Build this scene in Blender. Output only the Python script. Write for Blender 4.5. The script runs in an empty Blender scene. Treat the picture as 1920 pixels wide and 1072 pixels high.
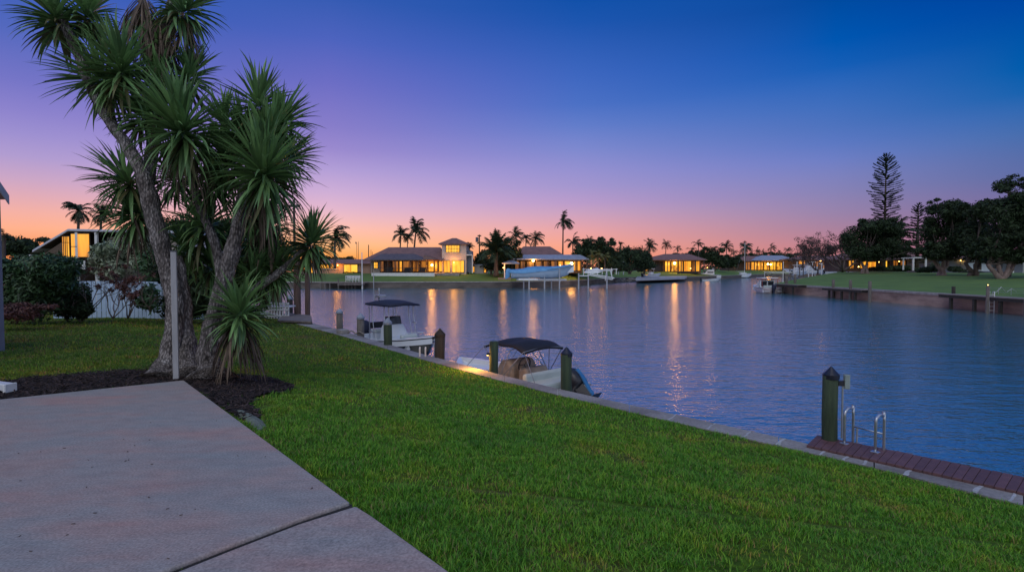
import bpy, math, random
import numpy as np
from mathutils import Vector, Matrix, noise as mnoise
R = math.radians
PI = math.pi
scene = bpy.context.scene
COL = scene.collection
random.seed(7)
NR = np.random.default_rng(11)

# ------------------------------------------------------------ camera model (used to read places off the photograph)
PITCH = math.atan(0.033); FPX = 1000.0; EYE = Vector((0, 0, 1.55))
_f = Vector((0, math.cos(PITCH), -math.sin(PITCH))); _u = Vector((0, math.sin(PITCH), math.cos(PITCH))); _r = Vector((1, 0, 0))
def ray(px, py): return _f + _r * ((px - 960) / FPX) + _u * ((536 - py) / FPX)
def G(px, py, z):
    d = ray(px, py); t = (z - EYE.z) / d.z
    return EYE + d * t
def D(px, py, Y):
    d = ray(px, py); return EYE + d * (Y / d.y)
def X(px, Y): return (px - 960) / FPX * Y
def Z(py, Y): return D(960, py, Y).z
WZ = -1.85; CZ = -0.75

# ------------------------------------------------------------ mesh builder
class MB:
    def __init__(s): s.v = []; s.f = []
    def add(s, vs, fs):
        b = len(s.v); s.v.extend([tuple(v) for v in vs]); s.f.extend([tuple(i + b for i in f) for f in fs]); return s
    def box(s, c, d, rz=0, tilt=None, taper=1.0):
        x, y, z = d[0] / 2, d[1] / 2, d[2] / 2
        m = Matrix.Rotation(rz, 3, 'Z')
        if tilt is not None: m = m @ tilt
        vs = []
        for sz in (-1, 1):
            k = taper if sz > 0 else 1
            for sx, sy in ((-1, -1), (1, -1), (1, 1), (-1, 1)):
                vs.append(Vector(c) + m @ Vector((sx * x * k, sy * y * k, sz * z)))
        return s.add(vs, [(3, 2, 1, 0), (4, 5, 6, 7), (0, 1, 5, 4), (1, 2, 6, 5), (2, 3, 7, 6), (3, 0, 4, 7)])
    def tube(s, pts, r, n=8, cap=True):
        pts = [Vector(p) for p in pts]
        if not hasattr(r, '__len__'): r = [r] * len(pts)
        vs = []; up = Vector((0, 0, 1))
        t0 = (pts[1] - pts[0]).normalized()
        a = t0.cross(up) if abs(t0.z) < .95 else t0.cross(Vector((0, 1, 0)))
        a.normalize()
        for i, p in enumerate(pts):
            t = (pts[min(i + 1, len(pts) - 1)] - pts[max(i - 1, 0)]).normalized()
            a = (a - t * a.dot(t)).normalized(); b = t.cross(a)
            for k in range(n):
                th = 2 * PI * k / n
                vs.append(p + (a * math.cos(th) + b * math.sin(th)) * r[i])
        fs = []
        for i in range(len(pts) - 1):
            for k in range(n):
                k2 = (k + 1) % n
                fs.append((i * n + k, i * n + k2, (i + 1) * n + k2, (i + 1) * n + k))
        if cap:
            fs.append(tuple(range(n - 1, -1, -1))); m = (len(pts) - 1) * n; fs.append(tuple(range(m, m + n)))
        return s.add(vs, fs)
    def lathe(s, c, prof, n=16):
        c = Vector(c); vs = []; fs = []
        for (r, z) in prof:
            for k in range(n):
                th = 2 * PI * k / n; vs.append(c + Vector((r * math.cos(th), r * math.sin(th), z)))
        for i in range(len(prof) - 1):
            for k in range(n):
                k2 = (k + 1) % n; fs.append((i * n + k, i * n + k2, (i + 1) * n + k2, (i + 1) * n + k))
        fs.append(tuple(range(n - 1, -1, -1))); m = (len(prof) - 1) * n; fs.append(tuple(range(m, m + n)))
        return s.add(vs, fs)
    def loft(s, secs, closed=False, cap0=False, cap1=False):
        n = len(secs[0]); vs = [v for sec in secs for v in sec]; fs = []
        for i in range(len(secs) - 1):
            for k in range(n if closed else n - 1):
                k2 = (k + 1) % n
                fs.append((i * n + k, (i + 1) * n + k, (i + 1) * n + k2, i * n + k2))
        if cap0: fs.append(tuple(range(n)))
        if cap1: fs.append(tuple(range((len(secs) - 1) * n + n - 1, (len(secs) - 1) * n - 1, -1)))
        return s.add(vs, fs)
    def prism(s, poly, z0, z1):
        n = len(poly); zf0 = z0 if callable(z0) else (lambda x, y: z0); zf1 = z1 if callable(z1) else (lambda x, y: z1)
        vs = [(p[0], p[1], zf0(p[0], p[1])) for p in poly] + [(p[0], p[1], zf1(p[0], p[1])) for p in poly]
        fs = [tuple(range(n - 1, -1, -1)), tuple(range(n, 2 * n))]
        for i in range(n): j = (i + 1) % n; fs.append((i, j, n + j, n + i))
        return s.add(vs, fs)
    def prism_y(s, poly, y0, y1):          # poly in (x, z), extruded along y
        n = len(poly); vs = [(p[0], y0, p[1]) for p in poly] + [(p[0], y1, p[1]) for p in poly]
        fs = [tuple(range(n)), tuple(range(2 * n - 1, n - 1, -1))]
        for i in range(n): j = (i + 1) % n; fs.append((j, i, n + i, n + j))
        return s.add(vs, fs)

def to_mesh(name, mb, mat, smooth=False):
    me = bpy.data.meshes.new(name)
    me.from_pydata(mb.v, [], mb.f)
    if mat is not None: me.materials.append(mat)
    if smooth: me.polygons.foreach_set('use_smooth', [True] * len(me.polygons))
    me.update(); return me
def np_mesh(name, V, F, mat, smooth=False, attr=None):
    V = np.asarray(V, np.float32); F = np.asarray(F, np.int32); k = F.shape[1]
    me = bpy.data.meshes.new(name)
    me.vertices.add(len(V)); me.vertices.foreach_set('co', V.ravel())
    me.loops.add(F.size); me.loops.foreach_set('vertex_index', F.ravel())
    me.polygons.add(len(F)); me.polygons.foreach_set('loop_start', np.arange(0, F.size, k, dtype=np.int32))
    if smooth: me.polygons.foreach_set('use_smooth', np.ones(len(F), bool))
    me.materials.append(mat); me.update(calc_edges=True); me.validate(); return me
def link(name, data, parent=None, loc=(0, 0, 0), rz=0):
    o = bpy.data.objects.new(name, data); COL.objects.link(o); o.location = loc; o.rotation_euler = (0, 0, rz)
    if parent: o.parent = parent
    return o
def tag(o, label=None, cat=None, group=None, kind=None):
    if label: o['label'] = label
    if cat: o['category'] = cat
    if group: o['group'] = group
    if kind: o['kind'] = kind
    return o
def thing(name, label, cat, loc=(0, 0, 0), rz=0, group=None):
    return tag(link(name, None, None, loc, rz), label, cat, group)
def part(name, mb, mat, parent, smooth=False, bevel=0, label=None, loc=(0, 0, 0)):
    o = link(name, to_mesh(name, mb, mat, smooth), parent, loc)
    if bevel:
        m = o.modifiers.new('b', 'BEVEL'); m.width = bevel; m.segments = 2; m.limit_method = 'ANGLE'
    if label: o['label'] = label
    return o
def solo(name, mb, mat, label, cat, group=None, smooth=False, bevel=0, kind=None):
    xs = [v[0] for v in mb.v]; ys = [v[1] for v in mb.v]; zs = [v[2] for v in mb.v]
    c = Vector(((min(xs) + max(xs)) / 2, (min(ys) + max(ys)) / 2, min(zs)))
    mb.v = [(v[0] - c.x, v[1] - c.y, v[2] - c.z) for v in mb.v]
    o = part(name, mb, mat, None, smooth, bevel, None, c)
    return tag(o, label, cat, group, kind)
def struct(name, mb, mat, smooth=False, label=None):
    o = part(name, mb, mat, None, smooth); o['kind'] = 'structure'
    o['label'] = label or name.replace('_', ' '); return o
def dup(root, loc, rz=0, scale=1.0, label=None, group=None):
    r = root.copy(); COL.objects.link(r); r.location = loc; r.rotation_euler = (0, 0, rz)
    r.scale = (scale,) * 3 if not hasattr(scale, '__len__') else scale
    if label: r['label'] = label
    if group: r['group'] = group
    for ch in list(root.children):
        c = ch.copy(); COL.objects.link(c); c.parent = r
        for g in list(ch.children):
            d = g.copy(); COL.objects.link(d); d.parent = c
    return r
def catmull(P, per=6):
    P = [tuple(p) for p in P]; n = len(P); out = []
    for i in range(n - 1):
        p0, p1, p2, p3 = P[max(i - 1, 0)], P[i], P[i + 1], P[min(i + 2, n - 1)]
        for k in range(per):
            t = k / per; t2 = t * t; t3 = t2 * t
            out.append(tuple(.5 * (2 * b + (c - a) * t + (2 * a - 5 * b + 4 * c - d) * t2 + (3 * b - a - 3 * c + d) * t3) for a, b, c, d in zip(p0, p1, p2, p3)))
    out.append(P[-1]); return out

# ------------------------------------------------------------ materials
MATS = {}
def nt(name):
    m = bpy.data.materials.new(name); m.use_nodes = True; t = m.node_tree
    b = t.nodes['Principled BSDF']; return m, t, b
def N(t, typ, **kw):
    n = t.nodes.new(typ)
    for k, v in kw.items(): setattr(n, k, v)
    return n
def ramp(t, stops, interp='LINEAR'):
    n = N(t, 'ShaderNodeValToRGB'); cr = n.color_ramp; cr.interpolation = interp
    while len(cr.elements) > 1: cr.elements.remove(cr.elements[-1])
    cr.elements[0].position = stops[0][0]; cr.elements[0].color = (*stops[0][1], 1)
    for p, c in stops[1:]:
        e = cr.elements.new(p); e.color = (*c, 1)
    return n
def mat(name, c1, c2=None, rough=.6, scale=4, detail=6, bump=0, bscale=None, metal=0, stretch=(1, 1, 1), spec=.5, island=0, trans=0, coat=0):
    if name in MATS: return MATS[name]
    m, t, b = nt(name)
    b.inputs['Roughness'].default_value = rough; b.inputs['Metallic'].default_value = metal
    b.inputs['Specular IOR Level'].default_value = spec
    if coat: b.inputs['Coat Weight'].default_value = coat
    c2 = c2 or tuple(x * .75 for x in c1)
    tc = N(t, 'ShaderNodeTexCoord'); mp = N(t, 'ShaderNodeMapping'); mp.inputs['Scale'].default_value = stretch
    t.links.new(tc.outputs['Object'], mp.inputs[0])
    nz = N(t, 'ShaderNodeTexNoise'); nz.inputs['Scale'].default_value = scale; nz.inputs['Detail'].default_value = detail; nz.inputs['Roughness'].default_value = .6
    t.links.new(mp.outputs[0], nz.inputs['Vector'])
    rp = ramp(t, [(.3, c2), (.7, c1)]); t.links.new(nz.outputs['Fac'], rp.inputs[0])
    out = rp.outputs[0]
    if island:
        g = N(t, 'ShaderNodeNewGeometry'); h = N(t, 'ShaderNodeHueSaturation')
        mr = N(t, 'ShaderNodeMapRange'); mr.inputs['To Min'].default_value = 1 - island; mr.inputs['To Max'].default_value = 1 + island
        t.links.new(g.outputs['Random Per Island'], mr.inputs['Value']); t.links.new(mr.outputs[0], h.inputs['Value'])
        t.links.new(out, h.inputs['Color']); out = h.outputs[0]
    t.links.new(out, b.inputs['Base Color'])
    if bump:
        n2 = N(t, 'ShaderNodeTexNoise'); n2.inputs['Scale'].default_value = bscale or scale * 4; n2.inputs['Detail'].default_value = 5
        t.links.new(mp.outputs[0], n2.inputs['Vector'])
        bp = N(t, 'ShaderNodeBump'); bp.inputs['Strength'].default_value = bump; bp.inputs['Distance'].default_value = .02
        t.links.new(n2.outputs['Fac'], bp.inputs['Height']); t.links.new(bp.outputs[0], b.inputs['Normal'])
    if trans:
        tr = N(t, 'ShaderNodeBsdfTranslucent'); mx = N(t, 'ShaderNodeMixShader'); mx.inputs[0].default_value = trans
        t.links.new(out, tr.inputs[0]); t.links.new(b.outputs[0], mx.inputs[1]); t.links.new(tr.outputs[0], mx.inputs[2])
        t.links.new(mx.outputs[0], t.nodes['Material Output'].inputs[0])
    MATS[name] = m; return m
def emis(name, c, s, c2=None, scale=1.0, stretch=(1, 1, 1)):
    """a lit window pane: the room behind shows as warm streaks of curtain and furniture"""
    if name in MATS: return MATS[name]
    m, t, b = nt(name)
    b.inputs['Base Color'].default_value = (.05, .04, .03, 1); b.inputs['Roughness'].default_value = .15
    if c2:
        tc = N(t, 'ShaderNodeTexCoord'); mp = N(t, 'ShaderNodeMapping'); mp.inputs['Scale'].default_value = stretch
        t.links.new(tc.outputs['Object'], mp.inputs[0])
        nz = N(t, 'ShaderNodeTexNoise'); nz.inputs['Scale'].default_value = scale; nz.inputs['Detail'].default_value = 3
        t.links.new(mp.outputs[0], nz.inputs['Vector'])
        rp = ramp(t, [(.38, c2), (.62, c)]); t.links.new(nz.outputs['Fac'], rp.inputs[0]); t.links.new(rp.outputs[0], b.inputs['Emission Color'])
    else: b.inputs['Emission Color'].default_value = (*c, 1)
    b.inputs['Emission Strength'].default_value = s
    MATS[name] = m; return m

M = dict(
 white=mat('white_paint', (.78, .78, .76), (.62, .62, .6), .45, 3, bump=.05),
 gel=mat('gelcoat', (.74, .77, .78), (.66, .69, .7), .2, 2, coat=.4),
 seat=mat('vinyl_seat', (.5, .54, .5), (.4, .45, .42), .5, 3),
 navy=mat('navy_canvas', (.018, .022, .05), (.01, .013, .03), .8, 6, bump=.3),
 black=mat('black_canvas', (.012, .012, .018), (.006, .006, .01), .75, 4, bump=.5, bscale=9),
 dark=mat('dark_plastic', (.02, .02, .025), (.012, .012, .015), .35, 5),
 blueaccent=mat('blue_plastic', (.05, .2, .4), (.03, .13, .3), .35, 5),
 beige=mat('beige_canvas', (.34, .29, .24), (.2, .17, .14), .85, 5, bump=.6, bscale=9),
 greycover=mat('grey_canvas', (.16, .16, .18), (.08, .08, .1), .85, 4, bump=.6, bscale=8),
 alu=mat('aluminium', (.6, .62, .65), (.42, .44, .47), .3, 8, metal=.9),
 steel=mat('galvanised', (.5, .52, .55), (.33, .35, .38), .45, 12, metal=.6),
 pileg=mat('green_timber', (.05, .075, .035), (.022, .035, .02), .85, 3, stretch=(7, 7, .8), bump=.7, bscale=8),
 pilew=mat('weathered_timber', (.19, .165, .14), (.08, .07, .06), .9, 3, stretch=(7, 7, .8), bump=.7, bscale=8),
 piled=mat('dark_timber', (.05, .042, .034), (.02, .018, .014), .9, 3, stretch=(7, 7, .8), bump=.7, bscale=8),
 capb=mat('black_cap', (.012, .014, .03), (.008, .01, .02), .4, 4),
 capgrey=mat('grey_cap', (.3, .33, .38), (.2, .23, .27), .5, 4),
 deck=mat('composite_deck', (.15, .07, .068), (.095, .045, .045), .6, 7, stretch=(1, 1, 1), bump=.4, bscale=60, island=.14),
 wood=mat('grey_planks', (.24, .2, .17), (.11, .09, .08), .85, 3, stretch=(1, 5, 1), bump=.5, island=.15),
 conc=mat('seawall_concrete', (.36, .33, .3), (.2, .18, .17), .85, 2.2, bump=.4, bscale=26, detail=10),
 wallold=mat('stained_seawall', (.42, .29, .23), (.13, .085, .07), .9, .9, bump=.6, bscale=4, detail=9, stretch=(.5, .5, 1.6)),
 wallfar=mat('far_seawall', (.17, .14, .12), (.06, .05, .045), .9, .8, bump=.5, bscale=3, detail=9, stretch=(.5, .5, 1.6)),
 bark=None,
 roofb=mat('brown_shingles', (.25, .135, .115), (.15, .082, .075), .85, 1.2, bump=.5, bscale=7),
 roofg=mat('grey_metal_roof', (.34, .36, .42), (.24, .26, .31), .5, .9, stretch=(3, .3, 1)),
 roofscr=mat('screen_roof', (.12, .1, .11), (.07, .06, .07), .7, 1.5),
 wallw=mat('pale_stucco', (.62, .52, .45), (.5, .41, .35), .85, 1.5, bump=.2),
 wallp=mat('peach_block', (.42, .27, .2), (.32, .2, .15), .85, 1.5, bump=.3),
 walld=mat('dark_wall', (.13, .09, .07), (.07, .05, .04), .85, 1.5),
 wallgrey=mat('blue_grey_siding', (.2, .22, .27), (.15, .165, .2), .6, 3),
 framed=mat('bronze_frame', (.05, .035, .025), (.03, .02, .015), .5, 4),
 lawnfar=mat('far_lawn', (.12, .21, .03), (.065, .13, .02), .95, .35, detail=12, bump=.6, bscale=5),
 leafd=mat('dark_leaf', (.034, .058, .022), (.014, .026, .011), .7, .8, island=.55, spec=.25),
 leafm=mat('mid_leaf', (.04, .062, .024), (.02, .033, .014), .7, .8, island=.5, spec=.25),
 leafpalm=mat('palm_leaf', (.04, .052, .024), (.022, .03, .014), .6, 1, island=.4, spec=.3),
 leafhedge=mat('hedge_leaf', (.06, .13, .04), (.025, .06, .02), .55, 2, island=.5),
 leafpale=mat('variegated_leaf', (.34, .38, .26), (.13, .18, .09), .6, 1.6, island=.4),
 leafred=mat('russet_leaf', (.15, .05, .032), (.06, .024, .016), .6, 2, island=.45),
 twig=mat('twig', (.16, .12, .1), (.09, .065, .055), .9, 5),
 trunkfar=mat('far_trunk', (.15, .11, .09), (.05, .04, .032), .95, 1.2, stretch=(3, 3, .6), bump=.8, bscale=5),
 trunkpale=mat('pale_trunk', (.3, .22, .19), (.12, .085, .07), .95, 1.2, stretch=(3, 3, .6), bump=.8, bscale=5),
 glass=mat('dark_glass', (.03, .035, .045), (.02, .025, .03), .08, 2),
 redp=mat('faded_red', (.3, .05, .05), (.2, .03, .03), .5, 2),
 bluec=mat('blue_hull_cover', (.13, .36, .62), (.08, .24, .46), .5, 1.2),
 blueh=mat('blue_hull', (.04, .15, .32), (.03, .11, .25), .3, 1.2),
 rope=mat('rope', (.3, .26, .2), (.18, .15, .12), .9, 20),
 hullblack=mat('dark_hull', (.012, .014, .02), (.008, .009, .012), .3, 2),
)
WARM = (1.0, .52, .1)
E = dict(
 win=emis('lit_window', (1, .44, .035), 1.1, (.62, .19, .012), .9, (1.6, 1.6, .25)),
 winy=emis('bright_lit_window', (1, .56, .05), 1.2, (.9, .36, .02), .9, (1.6, 1.6, .3)),
 dim=emis('dim_lit_room', (.5, .17, .02), .8, (.07, .022, .006), .7, (2.2, 2.2, .35)),
 glow=emis('porch_glow', (1, .45, .04), 1.2, (.32, .09, .008), .7, (1.6, 1.6, 1)),
 bulb=emis('lamp_bulb', (1, .52, .12), 40),
 bulbs=emis('small_lamp_bulb', (1, .55, .14), 9),
)
# ------------------------------------------------------------ render settings, camera, sky
scene.render.engine = 'CYCLES'
scene.view_settings.view_transform = 'Standard'; scene.view_settings.look = 'None'
scene.view_settings.exposure = 0.14; scene.view_settings.gamma = 1
scene.cycles.max_bounces = 6; scene.cycles.transparent_max_bounces = 6
scene.cycles.sample_clamp_indirect = 4; scene.cycles.use_denoising = True
cam = bpy.data.cameras.new('camera'); co = bpy.data.objects.new('camera', cam); COL.objects.link(co)
co.location = EYE; co.rotation_euler = (PI / 2 - PITCH, 0, 0); cam.sensor_width = 36; cam.lens = 36 * FPX / 1920
cam.clip_start = .05; cam.clip_end = 20000
scene.camera = co

def s2l(c):
    return tuple((v / 255 / 12.92) if v / 255 <= .04045 else ((v / 255 + .055) / 1.055) ** 2.4 for v in c)
w = bpy.data.worlds.new('World'); scene.world = w; w.use_nodes = True; t = w.node_tree
bg = t.nodes['Background']
tc = N(t, 'ShaderNodeTexCoord'); sx = N(t, 'ShaderNodeSeparateXYZ'); t.links.new(tc.outputs['Generated'], sx.inputs[0])
def math_(op, a, b=None):
    n = N(t, 'ShaderNodeMath', operation=op)
    for i, q in enumerate((a, b)):
        if q is None: continue
        if isinstance(q, (int, float)): n.inputs[i].default_value = q
        else: t.links.new(q, n.inputs[i])
    return n.outputs[0]
x2 = math_('MULTIPLY', sx.outputs[0], sx.outputs[0]); y2 = math_('MULTIPLY', sx.outputs[1], sx.outputs[1])
hh = math_('SQRT', math_('ADD', math_('ADD', x2, y2), 1e-6))
u = math_('DIVIDE', sx.outputs[0], hh)
zc = math_('MAXIMUM', sx.outputs[2], 0.0)
TOP = [(.62, (40, 92, 172)), (1, (122, 142, 188))]
cols = [
 (-.663, [(0, (235, 128, 66)), (.032, (245, 152, 98)), (.055, (246, 171, 136)), (.077, (235, 170, 158)), (.1, (216, 165, 176)), (.122, (196, 160, 190)), (.152, (170, 150, 200)), (.182, (151, 138, 200)), (.212, (134, 125, 196)), (.249, (112, 112, 190)), (.309, (80, 100, 182)), (.376, (50, 88, 174))]),
 (-.322, [(0, (250, 148, 56)), (.022, (251, 166, 86)), (.041, (252, 186, 130)), (.069, (246, 186, 166)), (.088, (232, 182, 186)), (.106, (218, 176, 198)), (.134, (198, 167, 206)), (.171, (172, 152, 206)), (.206, (148, 132, 198)), (.242, (130, 120, 193)), (.309, (104, 105, 188)), (.372, (74, 95, 182)), (.43, (50, 87, 171))]),
 (.119, [(0, (244, 142, 98)), (.023, (243, 152, 116)), (.043, (238, 158, 138)), (.072, (222, 158, 162)), (.102, (195, 155, 184)), (.121, (178, 149, 194)), (.15, (157, 144, 198)), (.179, (143, 139, 200)), (.216, (120, 131, 198)), (.253, (95, 120, 194)), (.288, (73, 108, 189)), (.331, (60, 99, 184)), (.41, (28, 82, 168)), (.46, (4, 74, 159))]),
 (.514, [(0, (200, 122, 116)), (.03, (188, 124, 134)), (.062, (164, 125, 150)), (.088, (147, 126, 163)), (.122, (130, 125, 174)), (.147, (119, 124, 182)), (.171, (105, 121, 188)), (.196, (88, 115, 186)), (.22, (75, 110, 182)), (.251, (60, 105, 181)), (.282, (42, 98, 179)), (.305, (20, 90, 175)), (.34, (0, 82, 169)), (.396, (0, 70, 152))]),
 (.69, [(0, (158, 100, 122)), (.04, (142, 102, 136)), (.075, (122, 104, 148)), (.127, (92, 105, 159)), (.149, (84, 105, 162)), (.178, (68, 105, 167)), (.207, (48, 100, 170)), (.229, (22, 94, 168)), (.259, (0, 88, 165)), (.295, (0, 80, 161)), (.332, (0, 69, 156)), (.37, (0, 60, 150))]),
]
cols = [(u_, st + TOP) for u_, st in cols]
prev = None
for i, (uu, st) in enumerate(cols):
    rp = ramp(t, [(p, s2l(c)) for p, c in st], 'EASE' if False else 'LINEAR'); t.links.new(zc, rp.inputs[0])
    if prev is None: prev = rp.outputs[0]
    else:
        mr = N(t, 'ShaderNodeMapRange'); mr.inputs['From Min'].default_value = cols[i - 1][0]; mr.inputs['From Max'].default_value = uu
        t.links.new(u, mr.inputs['Value'])
        mx = N(t, 'ShaderNodeMix', data_type='RGBA'); t.links.new(mr.outputs[0], mx.inputs['Factor'])
        t.links.new(prev, mx.inputs[6]); t.links.new(rp.outputs[0], mx.inputs[7]); prev = mx.outputs[2]
# the eastern half of the sky, behind the camera: paler twilight arch
bk = ramp(t, [(0, s2l((170, 178, 205))), (.25, s2l((208, 214, 232))), (.6, s2l((178, 196, 228))), (1, s2l((118, 138, 186)))]); t.links.new(zc, bk.inputs[0])
mr = N(t, 'ShaderNodeMapRange'); mr.inputs['From Min'].default_value = .12; mr.inputs['From Max'].default_value = -.55
t.links.new(sx.outputs[1], mr.inputs['Value'])
mx = N(t, 'ShaderNodeMix', data_type='RGBA'); t.links.new(mr.outputs[0], mx.inputs['Factor'])
t.links.new(prev, mx.inputs[6]); t.links.new(bk.outputs[0], mx.inputs[7])
t.links.new(mx.outputs[2], bg.inputs[0]); bg.inputs[1].default_value = 1.0
# the last light: sun just gone below the horizon on the left, so only a wide, weak, warm lamp
sun = bpy.data.lights.new('sun', 'SUN'); so = bpy.data.objects.new('sun', sun); COL.objects.link(so)
sun.energy = .55; sun.angle = R(40); sun.color = (1, .93, .84)
SUNDIR = Vector((-.25, -.55, .8)).normalized(); so.rotation_euler = SUNDIR.to_track_quat('Z', 'Y').to_euler()

# ------------------------------------------------------------ seawall line of the near bank
IN = [G(*p, CZ) for p in [(2700, 1145), (2300, 1042), (1920, 947), (1639, 876), (1460, 835), (1180, 771), (1045, 739), (946, 715), (860, 692), (797, 674.5), (727, 654), (642, 629.5), (541, 603)]]
OUT = [G(*p, CZ) for p in [(2700, 1116), (2300, 1012), (1920, 923), (1639, 859), (1460, 819), (1180, 758), (1045, 728), (946, 704), (860, 681), (797, 664.5), (727, 645), (642, 620), (541, 594)]]
for L in (IN, OUT):
    d = (L[-1] - L[-3]).normalized(); e = L[-1]
    L.append(e + d * 12); L.append(e + d * 30); L.append(Vector((-42, 80, CZ)) + (Vector((.5, .4, 0)) if L is OUT else Vector()))
    L.append(Vector((-44, 97, CZ)) + (Vector((.5, 0, 0)) if L is OUT else Vector()))
def resample(L, n):
    d = [0]
    for a, b in zip(L, L[1:]): d.append(d[-1] + (b - a).length)
    out = []
    for k in range(n):
        s = d[-1] * k / (n - 1); i = 0
        while i < len(L) - 2 and d[i + 1] < s: i += 1
        out.append(L[i].lerp(L[i + 1], (s - d[i]) / (d[i + 1] - d[i])))
    return out
INX = np.array([(p.x, p.y) for p in IN])
def sd_wall(x, y):
    """distance inland from the seawall's lawn edge (positive inland)"""
    best = 1e9; sg = 1
    for i in range(len(INX) - 1):
        ax, ay = INX[i]; bx, by = INX[i + 1]; dx, dy = bx - ax, by - ay
        tt = max(0, min(1, ((x - ax) * dx + (y - ay) * dy) / (dx * dx + dy * dy)))
        qx, qy = ax + dx * tt, ay + dy * tt; dd = math.hypot(x - qx, y - qy)
        if dd < best: best = dd; sg = 1 if (dx * (y - ay) - dy * (x - ax)) > 0 else -1
    return best * sg
def lawn_z(x, y):
    s = sd_wall(x, y)
    zt = -.055 - .024 * max(0, y - 7) if y < 26 else -.51
    k = min(1, max(0, s / 6.2)); k = k * k * (3 - 2 * k) * .5 + k * .5
    z = (CZ - .015) * (1 - k) + zt * k
    if 0 < s: z += .025 * math.sin(x * .9 + 1) * math.sin(y * .7) * min(1, s / 2) * (1 if y > 9 else .4)
    return z
# seawall cap, in lengths with joints, and the wall itself down to the water
mb = MB()
a = resample(IN, 160); b = [None] * 160
Pin = np.array([(p.x, p.y) for p in a])
rin = IN; rout = OUT
for i in range(len(rin) - 1):
    A, B, C_, D_ = rin[i], rin[i + 1], rout[i + 1], rout[i]
    L = (B - A).length; n = max(1, round(L / 2.0))
    for k in range(n):
        t0, t1 = k / n, (k + 1) / n; g = .006 / L
        q = [A.lerp(B, t0 + g), A.lerp(B, t1 - g), D_.lerp(C_, t1 - g), D_.lerp(C_, t0 + g)]
        mb.prism([(p.x, p.y) for p in q][::-1] if False else [(p.x, p.y) for p in q], CZ - .22, CZ)
o = struct('seawall_cap', mb, None); o.data.materials.clear()
m, t, bb = nt('cap_concrete')
tc = N(t, 'ShaderNodeTexCoord'); n1 = N(t, 'ShaderNodeTexNoise'); n1.inputs['Scale'].default_value = 1.1; n1.inputs['Detail'].default_value = 10
t.links.new(tc.outputs['Object'], n1.inputs[0]); r1 = ramp(t, [(.3, (.15, .13, .12)), (.5, (.27, .245, .225)), (.72, (.36, .335, .31))]); t.links.new(n1.outputs[0], r1.inputs[0])
n2 = N(t, 'ShaderNodeTexNoise'); n2.inputs['Scale'].default_value = 30; n2.inputs['Detail'].default_value = 6; t.links.new(tc.outputs['Object'], n2.inputs[0])
mx = N(t, 'ShaderNodeMix', data_type='RGBA', blend_type='MULTIPLY'); mx.inputs['Factor'].default_value = .6
r2 = ramp(t, [(.3, (.55, .55, .55)), (.65, (1.1, 1.1, 1.1))]); t.links.new(n2.outputs[0], r2.inputs[0])
t.links.new(r1.outputs[0], mx.inputs[6]); t.links.new(r2.outputs[0], mx.inputs[7]); t.links.new(mx.outputs[2], bb.inputs['Base Color'])
bb.inputs['Roughness'].default_value = .85
bp = N(t, 'ShaderNodeBump'); bp.inputs['Strength'].default_value = .35; bp.inputs['Distance'].default_value = .01; t.links.new(n2.outputs[0], bp.inputs['Height']); t.links.new(bp.outputs[0], bb.inputs['Normal'])
o.data.materials.append(m)
mb = MB()
for i in range(len(rin) - 1):
    A, B, C_, D_ = rin[i], rin[i + 1], rout[i + 1], rout[i]
    A2, B2 = A.lerp(D_, .15), B.lerp(C_, .15); C2, D2 = C_.lerp(B, .15), D_.lerp(A, .15)
    mb.prism([(p.x, p.y) for p in (A2, B2, C2, D2)], -3.4, CZ - .222)
struct('near_seawall', mb, M['conc'])


def dry_mask(t, tc, col, frac):
    s_ = N(t, 'ShaderNodeSeparateXYZ'); t.links.new(tc.outputs['Object'], s_.inputs[0])
    nz = N(t, 'ShaderNodeTexNoise'); nz.inputs['Scale'].default_value = .7; nz.inputs['Detail'].default_value = 6; t.links.new(tc.outputs['Object'], nz.inputs[0])
    a_ = N(t, 'ShaderNodeMath', operation='MULTIPLY_ADD'); a_.inputs[1].default_value = 3.0; t.links.new(nz.outputs[0], a_.inputs[0]); t.links.new(s_.outputs[0], a_.inputs[2])
    mr = N(t, 'ShaderNodeMapRange'); mr.inputs['From Min'].default_value = -.6 - LX; mr.inputs['From Max'].default_value = -4.5 - LX; mr.inputs['To Max'].default_value = frac; t.links.new(a_.outputs[0], mr.inputs['Value'])
    mx = N(t, 'ShaderNodeMix', data_type='RGBA', blend_type='MULTIPLY'); t.links.new(mr.outputs[0], mx.inputs['Factor']); t.links.new(col, mx.inputs[6]); mx.inputs[7].default_value = (1.0, .66, 1.0, 1); return mx.outputs[2]
LX = 0
# near lawn: one sheet from the seawall inland
m, t, bb = nt('lawn'); bb.inputs['Roughness'].default_value = .95; bb.inputs['Specular IOR Level'].default_value = .15
tc = N(t, 'ShaderNodeTexCoord')
n1 = N(t, 'ShaderNodeTexNoise'); n1.inputs['Scale'].default_value = .45; n1.inputs['Detail'].default_value = 8; t.links.new(tc.outputs['Object'], n1.inputs[0])
n2 = N(t, 'ShaderNodeTexNoise'); n2.inputs['Scale'].default_value = 14; n2.inputs['Detail'].default_value = 9; t.links.new(tc.outputs['Object'], n2.inputs[0])
r1 = ramp(t, [(.3, (.09, .155, .012)), (.48, (.085, .17, .012)), (.6, (.12, .125, .03)), (.75, (.17, .13, .055))]); t.links.new(n1.outputs[0], r1.inputs[0])
r2 = ramp(t, [(.3, (.35, .35, .35)), (.7, (1.15, 1.15, 1.15))]); t.links.new(n2.outputs[0], r2.inputs[0])
mx = N(t, 'ShaderNodeMix', data_type='RGBA', blend_type='MULTIPLY'); mx.inputs['Factor'].default_value = 1
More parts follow.
